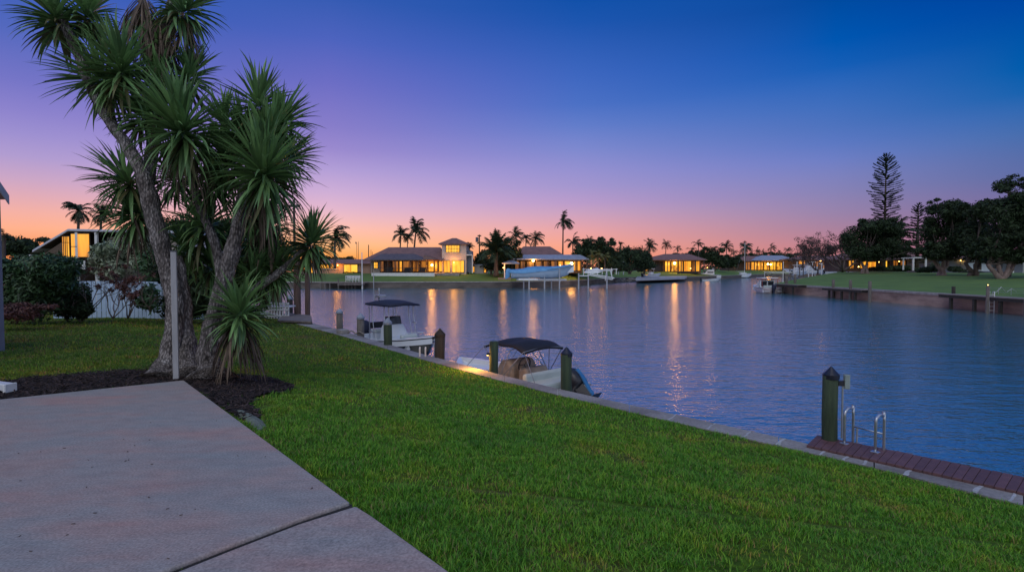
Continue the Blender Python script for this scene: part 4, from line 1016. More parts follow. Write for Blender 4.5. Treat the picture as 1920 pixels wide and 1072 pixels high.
mb = MB(); mb.tube([(1.8 + .03 * math.sin(k), .19 * math.cos(k * PI / 8), 1.0 + .17 * math.sin(k * PI / 8)) for k in range(17)], .014, 6); part('steering_wheel', mb, M['dark'], b1)
part('electronics', MB().box((1.95, .05, 1.22), (.08, .34, .18)), M['dark'], b1, bevel=.02)
mb = MB(); wedge(mb, [(1.0, .2), (1.0, .78), (1.45, .78), (1.45, .2)], -.4, .4); part('leaning_post', mb, M['gel'], b1, bevel=.03)
part('seat_cushion', MB().box((1.22, 0, .83), (.5, .84, .11)), M['seat'], b1, bevel=.04)
part('backrest', MB().box((.95, 0, 1.05), (.1, .8, .26)), M['dark'], b1, bevel=.03)
part('bow_seat', MB().box((3.75, 0, .52), (.9, 1.2, .26)), M['gel'], b1, bevel=.04)
part('bow_cushion', MB().box((3.3, 0, .72), (.22, .7, .3)), M['seat'], b1, bevel=.06)
for sg in (-1, 1):
    part('hatch', MB().box((.45, sg * .6, .56), (.5, .5, .08)), M['gel'], b1, bevel=.02)
mb = MB(); tz_ = 1.98
for sg in (-1, 1):
    for xa, xb in ((1.15, 1.15), (1.5, 1.4), (2.55, 2.4), (2.85, 2.75)):
        mb.tube(catmull([(xa, sg * .52, .25), (xa + .04, sg * .55, .9), (xb + .02, sg * .55, 1.5), (xb, sg * .55, tz_ - .05)], 4), .02, 7)
    mb.tube([(1.1, sg * .54, .85), (1.55, sg * .54, .85)], .016, 6); mb.tube([(2.68, sg * .55, 1.25), (2.98, sg * .55, 1.25)], .016, 6)
    mb.tube([(1.05, sg * .55, tz_ - .05), (3.0, sg * .55, tz_ - .05)], .02, 7)
for x in (1.1, 1.7, 2.3, 2.95): mb.tube([(x, -.56, tz_ - .04), (x, .56, tz_ - .04)], .016, 6)
part('t_top_frame', mb, M['alu'], b1, True)
mb = MB(); rows = []
for i in range(9):
    t = i / 8; x = .95 + 2.15 * t; w_ = .72 * (1 - .12 * abs(2 * t - 1) ** 3); c = .09 * (1 - (2 * t - 1) ** 2)
    rows.append([Vector((x, -w_, tz_ + c * .2)), Vector((x, -w_ * .5, tz_ + .05 + c)), Vector((x, 0, tz_ + .07 + c)), Vector((x, w_ * .5, tz_ + .05 + c)), Vector((x, w_, tz_ + c * .2)), Vector((x, w_ * .98, tz_ - .06)), Vector((x, 0, tz_ - .02)), Vector((x, -w_ * .98, tz_ - .06))])
mb.loft([r_[::-1] for r_ in rows], closed=True, cap0=True, cap1=True); part('t_top_canopy', mb, M['navy'], b1, True)
mb = MB(); mb.tube([(1.15, -.1, tz_ + .1), (1.15, -.1, tz_ + .5)], .03, 8); mb.box((1.3, -.1, tz_ + .28), (.36, .3, .1)); mb.tube([(1.0, -.2, tz_ + .1), (.98, -.2, tz_ + .34)], .028, 6); mb.tube([(1.15, -.1, tz_ + .45), (1.15, -.1, tz_ + .6)], .045, 8)
part('radar_mast', mb, M['steel'], b1, bevel=.01)
mb = MB()
for sg in (-1, 1): mb.tube([(4.1, sg * .78, .92), (4.3, sg * .66, 1.05), (4.85, sg * .34, 1.1)], .014, 6)
part('bow_rail', mb, M['alu'], b1)
outboard(b1, -.12, 0, .52, 0, M['navy'], 'large dark outboard motor', 1.1)
part('fenders', MB().lathe((2.4, -1.13, .35), [(.02, 0), (.06, .05), (.06, .3), (.02, .35)], 8), M['white'], b1)

# --- skiff with black bimini, stern toward the camera's right
a2 = math.atan2(.75, -.66)
b2 = thing('deck_boat', 'low pale skiff with black bimini top moored close to the near seawall', 'boat', (1.3, 13.02, WZ), a2)
L2 = 4.4; hb2, zs2 = hull_parts(b2, L2, 2.0, .46, .22, .25, floor=.14, cap_w=.2, full=3.2, deck_from=.7)
mb = MB(); wedge(mb, [(1.55, .16), (1.6, .82), (1.75, .98), (2.05, .95), (2.35, .5), (2.4, .16)], -.5, .42); part('covered_console', mb, M['beige'], b2, bevel=.07)
mb = MB(); mb.tube([(1.5 - .05 * math.sin(k * PI / 8), .05 + .2 * math.cos(k * PI / 8), .86 + .2 * math.sin(k * PI / 8)) for k in range(17)], .018, 6)
for k in range(3): mb.tube([(1.5, .05, .86), (1.5 - .05 * math.sin(k * 2.09), .05 + .2 * math.cos(k * 2.09), .86 + .2 * math.sin(k * 2.09))], .012, 5)
part('steering_wheel', mb, M['dark'], b2)
mb = MB(); wedge(mb, [(.95, .16), (1.0, .6), (1.15, .84), (1.42, .8), (1.45, .16)], -.45, .35); part('covered_seat', mb, M['beige'], b2, bevel=.06)
part('stern_bench', MB().box((.35, 0, .52), (.55, 1.7, .2)), M['seat'], b2, bevel=.06)
part('bench_back', MB().box((.62, 0, .66), (.14, 1.6, .3)), M['seat'], b2, bevel=.06)
part('bow_cushion', MB().box((3.6, 0, .46), (1.0, 1.0, .1)), M['gel'], b2, bevel=.04)
c4 = {}
bz = 1.36
rows = []
for i in range(11):
    t = i / 10; x = .98 + 1.6 * t; row = []
    for k in range(9):
        s_ = -1 + 2 * k / 8; z = bz + .08 * (1 - s_ * s_) - .05 * math.cos(t * 2 * PI * 2) * .5 + .12 * math.sin(t * PI) - .16 * (1 - t) * 0 - .03
        row.append(Vector((x, s_ * .7, z)))
    rows.append(row)
mb = MB(); mb.loft(rows); o = part('bimini_canopy', mb, M['black'], b2, True); sm = o.modifiers.new('s', 'SOLIDIFY'); sm.thickness = .05
mb = MB()
for sg in (-1, 1):
    for xb, xt in ((1.75, 1.0), (1.75, 1.5), (1.75, 2.05), (1.75, 2.55)):
        mb.tube([(xb, sg * .93, .5), (xt, sg * .7, bz - .02)], .011, 6)
    mb.tube([(2.55, sg * .7, bz - .02), (3.35, sg * .86, .55)], .008, 5); mb.tube([(1.0, sg * .7, bz - .02), (.3, sg * .9, .5)], .008, 5)
for xt in (1.0, 1.5, 2.05, 2.55): mb.tube(catmull([(xt, -.7, bz - .03), (xt, -.4, bz + .0), (xt, 0, bz + .02), (xt, .4, bz + .0), (xt, .7, bz - .03)], 3), .011, 6)
part('bimini_frame', mb, M['wallgrey'], b2, True)
for ch_ in b2.children:
    if ch_.name.split('.')[0] in ('covered_console', 'covered_seat', 'steering_wheel', 'stern_bench', 'bench_back', 'bimini_canopy', 'bimini_frame', 'bow_cushion'): ch_.location.x -= .09 if 'bimini' not in ch_.name else .27
for ch_ in b2.children:
    if ch_.name.startswith('stern_bench') or ch_.name.startswith('bench_back'): ch_.location.x += .1
outboard(b2, -.32, 0, .34, R(52), M['dark'], 'tilted black and blue outboard motor', 1.02, accent=M['blueaccent'])
# added amber lamp low on the piling, put in to warm the bow
e = pE.location
cl = thing('bow_fill_lamp', 'small added amber fill lamp fixed low on the piling under the bimini', 'lamp', (e.x - .13, e.y + .02, CZ + .38))
part('housing', MB().box((0, 0, 0), (.06, .07, .05)), M['dark'], cl); part('lens', MB().box((-.01, 0, -.03), (.04, .05, .012)), E['bulbs'], cl)
def point(parent, loc, power, color=(1, .56, .16), radius=.06):
    l = bpy.data.lights.new('lamp_light', 'POINT'); l.energy = power; l.color = color; l.shadow_soft_size = radius
    o = bpy.data.objects.new('lamp_light', l); COL.objects.link(o); o.parent = parent; o.location = loc; return o
point(cl, (-.3, .12, -.05), 42, (1, .42, .05), .05)

# ============================================================ covered outboard, platform, white cradle, small white ladder, rope
g = D(617, 611, 21.3); o_ = thing('covered_motor', 'grey canvas covered bundle floating low between the platform and first piling', 'boat cover', (g.x, g.y, WZ), a1)
mb = MB(); mb.loft([[Vector((x, w_ * math.cos(th), .25 + h_ * max(0, math.sin(th)) ** .6)) for th in [PI * k / 8 for k in range(9)]] for x, w_, h_ in ((-.42, .2, .5), (-.36, .3, .68), (-.1, .34, .76), (.15, .34, .7), (.36, .3, .52), (.44, .18, .35))], cap0=True, cap1=True)
part('cover', mb, M['greycover'], o_, True); part('float', MB().box((0, 0, .12), (1.3, .9, .3)), M['dark'], o_, bevel=.06)
Pl = [D(x, y, Y) for x, y, Y in ((533, 600, 23.6), (583, 604, 22.6), (583, 593, 25.3), (538, 589, 26.8))]
cz_ = CZ + .12
pf = thing('dock_platform', 'grey timber dock platform below the two tall lift pilings', 'dock', (Pl[0].x, Pl[0].y, WZ))
poly = [(G(x, y, cz_).x - Pl[0].x, G(x, y, cz_).y - Pl[0].y) for x, y in ((520, 600), (584, 602.5), (583, 591), (536, 586))]
part('deck_boards', MB().prism(poly, cz_ - WZ - .07, cz_ - WZ), M['wood'], pf); mid = [(p[0] * .99, p[1] * 1.0 + .03) for p in poly]
part('fascia', MB().prism([(p[0] * .985 + .02, p[1] * .96 + .06) for p in poly], .25, cz_ - WZ - .072), M['pilew'], pf)
cr = thing('white_dock_cradle', 'white slatted boat cradle on the grass edge left of the dock platform', 'boat cradle', (D(520, 603, 24.5).x, 24.5, lawn_z(D(520, 603, 24.5).x, 24.5) if sd_wall(D(520, 603, 24.5).x, 24.5) > 0 else CZ))
mb = MB(); hc = 30 * 24.5 / 1000
for k in range(9): mb.box((-.52 + .13 * k, 0, hc / 2), (.06, .05, hc))
part('uprights', mb, M['white'], cr)
mb = MB()
for zz in (.12, hc * .55, hc - .06): mb.box((0, -.04, zz), (1.14, .03, .07))
part('rails', mb, M['white'], cr)
part('shelf', MB().box((0, .35, hc * .72), (1.14, .7, .06)), M['white'], cr)
q = G(787, 668, CZ); lad = thing('bow_ladder', 'small white seawall ladder at the bow of the T-top boat', 'ladder', (q.x, q.y, CZ))
for dx in (-.0, .15):
    mb = MB(); mb.tube([(dx, 0, -.8), (dx, 0, .2), (dx, .03, .24)], .022, 7); part('rail', mb, M['white'], lad)
for dx in (.36, .44):
    mb = MB(); mb.tube([(dx, .18, -.8), (dx, .18, .3)], .012, 6); part('rail', mb, M['steel'], lad)
for k in range(3):
    part('rung', MB().tube([(0, 0, -.15 - k * .25), (.15, 0, -.15 - k * .25)], .014, 6), M['white'], lad)
q = G(668, 627, CZ + .02); mb = MB(); mb.tube(catmull([(q.x - .35, q.y + .2, q.z + .02), (q.x - .2, q.y + .1, q.z + .12), (q.x - .05, q.y + .12, q.z + .02), (q.x + .1, q.y, q.z + .1), (q.x + .3, q.y - .1, q.z + .02)], 5), .02, 6)
solo('mooring_rope', mb, M['rope'], 'loop of mooring rope on the seawall cap beside the second grey piling', 'rope')
q = G(642, 627, CZ); cb = thing('dock_cleat', 'pale concrete block on the seawall cap at the foot of the first piling', 'block', (q.x - .1, q.y + .35, CZ))
part('block', MB().box((0, 0, .07), (.42, .3, .14), rz=a1), M['conc'], cb, bevel=.02)
# ============================================================ palms and trees
def palm(px, py, rpx, base_py, Y, label, seed, n=17, group='palms beyond the far bank', m=None, wind=.25, lean=0, name='palm_tree', droop=.16, cat='palm tree', trunk_r=None, zbase=None, upm=0, tm=None):
    rg = random.Random(seed); s = Y / FPX; c = D(px, py, Y); Rr = rpx * s * 1.12
    bx = X(px + lean, Y); zb = Z(base_py, Y) if zbase is None else zbase
    root = thing(name, label, cat, (bx, Y, zb), 0, group); top = c - root.location
    tr = trunk_r or max(.13, min(.22, Rr * .06)); mb = MB()
    P = catmull([(0, 0, -.3, tr * 1.35), (top.x * .15, 0, top.z * .35, tr), (top.x * .6, 0, top.z * .75, tr * .85), (top.x, 0, top.z, tr * .8)], 4)
    mb.tube([p[:3] for p in P], [p[3] for p in P], 8); part('trunk', mb, tm or M['trunkfar'], root, True)
    V, F = [], []; lp = 9 if rpx < 13 else 13 if rpx < 19 else 18
    for i in range(n):
        az = i * 2.4 + rg.gauss(0, .25); el = R(rg.uniform(-25, 80) + upm)
        d = Vector((math.cos(az) * math.cos(el) + wind * .6, math.sin(az) * math.cos(el), math.sin(el))).normalized(); q = top.copy(); L = Rr * rg.uniform(.8, 1.1); seg = 7; pts = [q.copy()]
        for k in range(seg):
            q = q + d * (L / seg); pts.append(q.copy()); d = (d + Vector((wind * .18, 0, -droop * (1 + k * .35)))).normalized()
        side0 = (pts[-1] - pts[0]).cross(Vector((0, 0, 1)))
        if side0.length < 1e-3: side0 = Vector((1, 0, 0))
        side0.normalize()
        for k in range(lp):
            t = (k + .6) / lp * seg; a_ = min(seg - 1, int(t)); p = pts[a_].lerp(pts[a_ + 1], t - a_); tg = (pts[a_ + 1] - pts[a_]).normalized()
            ll = L * .3 * (math.sin(PI * (.12 + .8 * k / lp))) * rg.uniform(.8, 1.15); w_ = L * .03 * (18 / lp) ** .6
            for sg in (-1, 1):
                dd = (side0 * sg * .8 + tg * .55 + Vector((0, 0, -.42 + rg.gauss(0, .15)))).normalized(); b = len(V)
                V += [p - tg * w_, p + tg * w_, p + dd * ll + tg * w_ * .2, p + dd * ll - tg * w_ * .2]; F.append((b, b + 1, b + 2, b + 3))
        for a_, b_ in zip(pts, pts[1:]):
            b = len(V); w_ = Vector((0, 0, Rr * .012)); V += [a_ - w_, a_ + w_, b_ + w_, b_ - w_]; F.append((b, b + 1, b + 2, b + 3))
    link('crown', np_mesh('crown', [tuple(v) for v in V], F, m or M['leafpalm']), root)
    return root
def tree(px, py, Y, lobes, label, seed, n=12000, leaf_=.2, m=None, tr=.45, name='tree', cat='tree', tm=None, group=None, depth=1.0, trunk_top=.55, spread=1.0, stems=3):
    """lobes in photo pixels (cx, cy, rx, ry) at depth Y; trunk with limbs reaching into each lobe"""
    rg = random.Random(seed); s = Y / FPX; g = D(px, py, Y); root = thing(name, label, cat, g, 0, group); cs = []
    for cx, cy, rx, ry in lobes:
        p = D(cx, cy, Y) - g; cs.append((p.x, rg.uniform(-.8, .8) * rx * s * depth, p.z, rx * s, rx * s * .9 * depth, ry * s))
        for _ in range(8):
            k_ = rg.uniform(.2, .42); cs.append((p.x + rg.uniform(-1.05, 1.05) * rx * s, rg.uniform(-1, 1) * rx * s * depth, p.z + rg.uniform(-.8, 1.08) * ry * s, rx * s * k_, rx * s * k_, ry * s * k_ * .8))
    blobs(cs, int(n * 1.5), leaf_ * 1.05, m or M['leafd'], 'crown', root, shell=.25, seed=seed, flat=.4)
    mb = MB(); lm = MB(); zmin = min(c[2] - c[5] for c in cs); fork = max(.6, zmin * 1.0)
    for i in range(stems):
        off = Vector((rg.uniform(-.5, .5) * tr * 2, rg.uniform(-.3, .3) * tr * 2, 0)); k = Vector(((i - (stems - 1) / 2) * tr * 2.2 * spread, rg.uniform(-.5, .5), fork))
        P = catmull([(off.x * 1.2, off.y, -.2, tr * .95), (off.x * .9, off.y, .5, tr * .62), (k.x * .6, k.y * .5, fork * .6, tr * .5), (k.x, k.y, fork, tr * .42)], 4)
        b0 = len(mb.v); mb.tube([p[:3] for p in P], [p[3] for p in P], 9)
        for j in range(b0, len(mb.v)):
            v = Vector(mb.v[j]); mb.v[j] = tuple(v + Vector((mnoise.noise(v * 1.6), mnoise.noise(v * 1.6 + Vector((5, 5, 5))), 0)) * tr * .3)
        for c in [cs[q] for q in range(0, len(cs), 3)][i::stems]:
            e = Vector(c[:3]); mid_ = k.lerp(e, .5) + Vector((rg.uniform(-.6, .6), rg.uniform(-.6, .6), -.3))
            P = catmull([(*k, tr * .34), (*mid_, tr * .17), (*e, tr * .06)], 4); lm.tube([p[:3] for p in P], [p[3] for p in P], 6)
    part('trunk', mb, tm or M['trunkfar'], root, True); part('limbs', lm, M['trunkfar'], root, True); return root
def norfolk(px, top_py, base_py, Y, prof, label, seed, dens=1.0):
    rg = random.Random(seed); s = Y / FPX; g = D(px, base_py, Y); root = thing('norfolk_pine', label, 'pine tree', g, 0, 'slender pines behind the right bank'); H = (base_py - top_py) * s
    part('trunk', MB().tube([(0, 0, -.3), (0, 0, H * .5), (0, 0, H * .99)], [.42, .28, .05], 8), M['trunkfar'], root, True)
    V, F = [], []; z = H * .1; 
    while z < H * .985:
        t = z / H; k = t * (len(prof) - 1); a_ = min(len(prof) - 2, int(k)); wr = (prof[a_] * (1 - k + a_) + prof[a_ + 1] * (k - a_)) * s
        nb_ = rg.randint(5, 7); az0 = rg.random() * 6
        for b_ in range(nb_):
            if rg.random() < .1: continue
            az = az0 + b_ * 2 * PI / nb_ + rg.gauss(0, .12); L = wr * rg.uniform(.7, 1.12); up = .05 + .75 * max(0, (t - .72) / .28) - .1 * (1 - t)
            d = Vector((math.cos(az), math.sin(az), up)).normalized(); q = Vector((0, 0, z)); seg = 6
            for i in range(seg):
                q2 = q + d * L / seg; side = d.cross(Vector((0, 0, 1))).normalized()
                fk = (.35 + .65 * i / seg)
                for _ in range(int(9 * dens)):
                    p = q.lerp(q2, rg.random()); dd = (d * rg.uniform(.2, 1) + side * rg.choice((-1, 1)) * rg.uniform(.3, .9) + Vector((0, 0, rg.uniform(.0, .5)))).normalized(); ll = (.16 + .1 * L) * fk * rg.uniform(.6, 1.2); w_ = Vector((0, 0, 1)).cross(dd) * .055; b0 = len(V)
                    vz = Vector((0, 0, .05)); V += [p - w_ - vz, p + w_ + vz, p + dd * ll + w_ * .5 + vz, p + dd * ll - w_ * .5]; F.append((b0, b0 + 1, b0 + 2, b0 + 3))
                q = q2; d = (d + Vector((0, 0, .05))).normalized()
        z += rg.uniform(.5, .68) * (1 - .25 * t)
    link('crown', np_mesh('crown', [tuple(v) for v in V], F, M['leafd']), root); return root

# left, behind the fence
palm(148, 396, 27, 470, 52, 'feathery palm above the neighbouring flat roof, left one of the pair', 1, 34, 'palms behind the neighbouring house', wind=-.3)
palm(190, 402, 24, 470, 56, 'feathery palm above the neighbouring flat roof, right one nearest the yucca', 2, 34, 'palms behind the neighbouring house', wind=.3)
palm(8, 441, 16, 500, 40, 'small palm crown peeping out beside the grey blue house corner', 3, 14, 'palms behind the neighbouring house', wind=.3)
tree(42, 500, 60, [(45, 462, 34, 16), (25, 470, 18, 12), (70, 472, 18, 11)], 'low dark tree on the skyline left of the neighbouring house', 4, 4500, .14, tr=.2)
tree(340, 530, 45, [(340, 440, 60, 40), (300, 470, 60, 40), (400, 450, 60, 50), (460, 470, 60, 50)], 'broad dark tree far behind the yucca trunks', 5, 9000, .13, tr=.3)
palm(628, 447, 34, 500, 95, 'palm crown half hidden behind the lone yucca rosette at right', 6, 20, wind=.4)
# far bank palms
far_palms = [
 (752, 440, 21, 490, 130, 'left palm of the pair behind the two-storey house roof', .1, 20, -2),
 (780, 434, 28, 490, 128, 'taller right palm of the pair behind the two-storey house roof', .25, 22, -4),
 (764, 446, 14, 490, 134, 'small palm squeezed between the pair behind the house roof', .2, 14, 0),
 (880, 466, 14, 505, 112, 'small palm just right of the two-storey house tower', -.2, 14, 0),
 (967, 443, 18, 500, 130, 'palm left of the trio above the hip roof behind the covered boat', .25, 18, 2),
 (986, 447, 15, 500, 134, 'middle palm of the trio above the hip roof', .3, 16, 0),
 (1004, 448, 19, 500, 131, 'right drooping palm of the trio above the hip roof', .4, 18, 0),
 (1056, 416, 22, 500, 118, 'tallest slender palm on the far bank, standing alone above the canopy', .45, 18, -1),
 (1074, 455, 20, 505, 122, 'drooping palm right below the tallest slender palm', .3, 18, 0),
 (1106, 458, 19, 505, 128, 'thin feathery palm behind the floodlit palm cluster', .1, 14, 0),
 (1145, 452, 11, 500, 140, 'small palm above the dark hedge, left of two', .25, 12, 0),
 (1163, 460, 9, 500, 142, 'tiny round palm above the dark hedge, right of two', .1, 12, 0),
 (1218, 463, 17, 500, 165, 'bushy palm at the left end of the long dark-roofed lit house', .2, 18, 0),
 (1249, 460, 13, 500, 168, 'palm leaning over the left half of the long dark-roofed lit house', .3, 14, -2),
 (1297, 470, 12, 500, 175, 'low palm behind the right half of the long dark-roofed lit house', .1, 14, 0),
 (1309, 458, 13, 500, 172, 'windswept palm above the right end of the long dark-roofed lit house', .5, 14, 1),
 (1362, 463, 15, 505, 200, 'palm with arching fronds left of the sailboat mast', .1, 14, 0),
 (1397, 464, 17, 505, 220, 'densest palm right behind the sailboat mast', .2, 26, 0),
 (1376, 474, 10, 505, 215, 'low small palm between the arching and densest palms', .1, 12, 0),
 (1446, 464, 11, 505, 260, 'windswept small palm above the pale roofed lit house', .5, 12, 0),
 (1431, 474, 8, 505, 265, 'tiny palm left of the windswept small palm', .2, 10, 0),
 (1461, 474, 7, 505, 265, 'tiny palm between two small windswept palms on the right skyline', .2, 10, 0),
 (1477, 469, 10, 505, 255, 'small palm above the right end of the pale roofed house', .35, 12, 0),
 (1492, 478, 7, 505, 255, 'tiny palm left of the bare spreading tree', .2, 10, 0),
]
for i, (px, py, r_, bp_, Y, lab, wd_, n_, ln) in enumerate(far_palms): palm(px, py, r_ * .96, bp_, Y, lab, 30 + i, n_ + 4, wind=wd_, lean=ln)
palm(930, 472, 36, 515, 99, 'big bushy date palm standing left of the lift-canopy house', 60, 46, m=M['leafm'], wind=0, droop=.1, trunk_r=.4, upm=12)
LITP = mat('palm_leaf_floodlit_tint', (.12, .13, .03), (.06, .07, .018), .6, 1, island=.35)  # amber floodlight worked into a lighter, yellower palm leaf colour
for i, (px, py, r_, b_) in enumerate([(1112, 484, 15, 507), (1122, 478, 16, 507), (1134, 482, 14, 507)]):
    palm(px, py, r_, b_, 102 + i, 'short palm floodlit amber from below, ' + ('left one of three' if i == 0 else 'middle one of three' if i == 1 else 'right one of three'), 70 + i, 18, 'floodlit palms beside the lift-canopy house', LITP, .1)
palm(878, 470, 10, 505, 118, 'thin palm tucked behind the right wall of the tower', 75, 12, wind=-.1)
tree(904, 512, 112, [(902, 490, 16, 13)], 'small round dark tree right of the two-storey house', 80, 1500, .16, tr=.15)
tree(955, 512, 106, [(950, 470, 22, 24), (935, 490, 24, 18), (965, 475, 14, 14)], 'dark leafy mass between date palm and lift-canopy house', 81, 4000, .18, tr=.25)
tree(1100, 508, 112, [(1088, 475, 16, 18), (1105, 470, 18, 18), (1125, 465, 22, 16), (1145, 480, 20, 22)], 'dark bushy tree behind the floodlit palms', 82, 6000, .18, tr=.3)
tree(1180, 512, 125, [(1150, 490, 24, 18), (1170, 482, 24, 20), (1192, 482, 24, 20), (1208, 492, 16, 16)], 'broad dark hedge-like tree left of the long lit house', 83, 7000, .2, tr=.3)
tree(1340, 508, 185, [(1325, 484, 12, 12), (1338, 480, 14, 14), (1352, 490, 14, 12)], 'dark tree between the two long lit houses', 84, 3500, .28, tr=.3)
tree(640, 500, 150, [(612, 486, 16, 7), (640, 489, 18, 6), (655, 488, 14, 6)], 'low dark treetops behind the low house at left of the far bank', 85, 3000, .2, tr=.25)
# distant tree line, nobody could count it
cs = []
rg = random.Random(5)
for i in range(240):
    px = rg.uniform(-60, 2050); Y = rg.uniform(300, 420); h_ = rg.uniform(5, 15) * (1.3 if px > 1330 else 1); cs.append((X(px, Y), Y, .6 + h_ * Y / FPX * .5, rg.uniform(9, 26) * Y / FPX, 9, h_ * Y / FPX * .6))
o = blobs(cs, 26000, .75, M['leafd'], 'distant_tree_line', None, seed=9); tag(o, 'distant dark line of trees along the horizon behind all the houses', 'distant trees', kind='stuff')

# right bank trees
tree(1767, 516, 86, [(1774, 400, 28, 20), (1759, 432, 22, 32), (1795, 425, 32, 34), (1760, 468, 34, 18), (1798, 470, 28, 18), (1745, 472, 13, 14), (1782, 388, 22, 14)], 'broad dark tree with pale forked trunk, left of three on the right lawn', 90, 15000, .15, tr=.55, tm=M['trunkpale'], group='broad trees on the right lawn')
tree(1825, 520.5, 80, [(1828, 398, 24, 20), (1842, 440, 34, 32), (1850, 478, 28, 14), (1820, 466, 24, 18)], 'dark leaning tree, middle of three on the right lawn', 91, 11000, .15, tr=.5, group='broad trees on the right lawn')
tree(1880, 532, 68, [(1880, 400, 30, 32), (1903, 440, 44, 36), (1918, 385, 34, 28), (1950, 370, 36, 26), (1872, 468, 30, 22), (1915, 478, 36, 16), (1970, 430, 55, 60)], 'biggest dark tree with thick pale trunk at the right edge of the lawn', 92, 24000, .13, tr=.5, tm=M['trunkpale'], group='broad trees on the right lawn', stems=4)
tree(1893, 520, 74, [(1900, 342, 22, 10), (1872, 352, 14, 9), (1925, 345, 22, 14)], 'sparse twiggy treetop rising behind the biggest tree at right', 93, 1500, .13, tr=.3)
tree(1622, 511, 108, [(1640, 428, 32, 20), (1612, 448, 26, 28), (1665, 452, 32, 30), (1630, 474, 32, 16), (1600, 472, 16, 14), (1690, 470, 18, 18)], 'rounded dark tree with pale straight trunk in front of the tallest pine', 94, 14000, .17, tr=.5, tm=M['trunkpale'], stems=2)
palm(1672, 448, 40, 505, 112, 'dark drooping palm behind the right side of the rounded tree', 95, 30, 'palms on the right bank', M['leafd'], .3, droop=.1)
norfolk(1657, 289, 505, 130, [24, 22, 21, 24, 22, 26, 27, 20, 4], 'tallest slender pine with open whorled branches', 96, 2.6)
norfolk(1719, 382, 505, 112, [17, 16, 15, 14, 16, 14, 4], 'shorter slender pine right of the tallest one', 97, 2.2)
def bare_tree(px, py, Y, hpx, label, seed, n, spread, leafn, r_=.3):
    g = D(px, py, Y); h_ = hpx * Y / FPX; root = thing('bare_tree', label, 'tree', g, 0, 'sparse trees at the left end of the right bank')
    mb = MB(); ends = twigs(mb, (0, 0, -.2), spread, h_ * .95, n, r_, up=.75, seed=seed, depth=4); part('trunk', mb, M['trunkfar'], root, True)
    cs = [(e.x, e.y, e.z, 1.0, 1.0, .6) for e in ends]; blobs(cs, leafn, .13, M['leafred'] if False else mat('thin_brown_leaf', (.09, .06, .05), (.05, .035, .03), .8, 1, island=.4), 'crown', root, shell=.02, seed=seed)
bare_tree(1580, 507, 128, 72, 'wide sparse tree with bare spreading limbs and thin brown leaves', 98, 6, .95, 5200)
bare_tree(1530, 505, 140, 62, 'smaller sparse tree with bare limbs beside the moored boats', 99, 4, .7, 3000, .2)
bare_tree(1503, 505, 150, 48, 'narrow sparse tree farthest left beside the tiny palm', 100, 2, .3, 1200, .15)

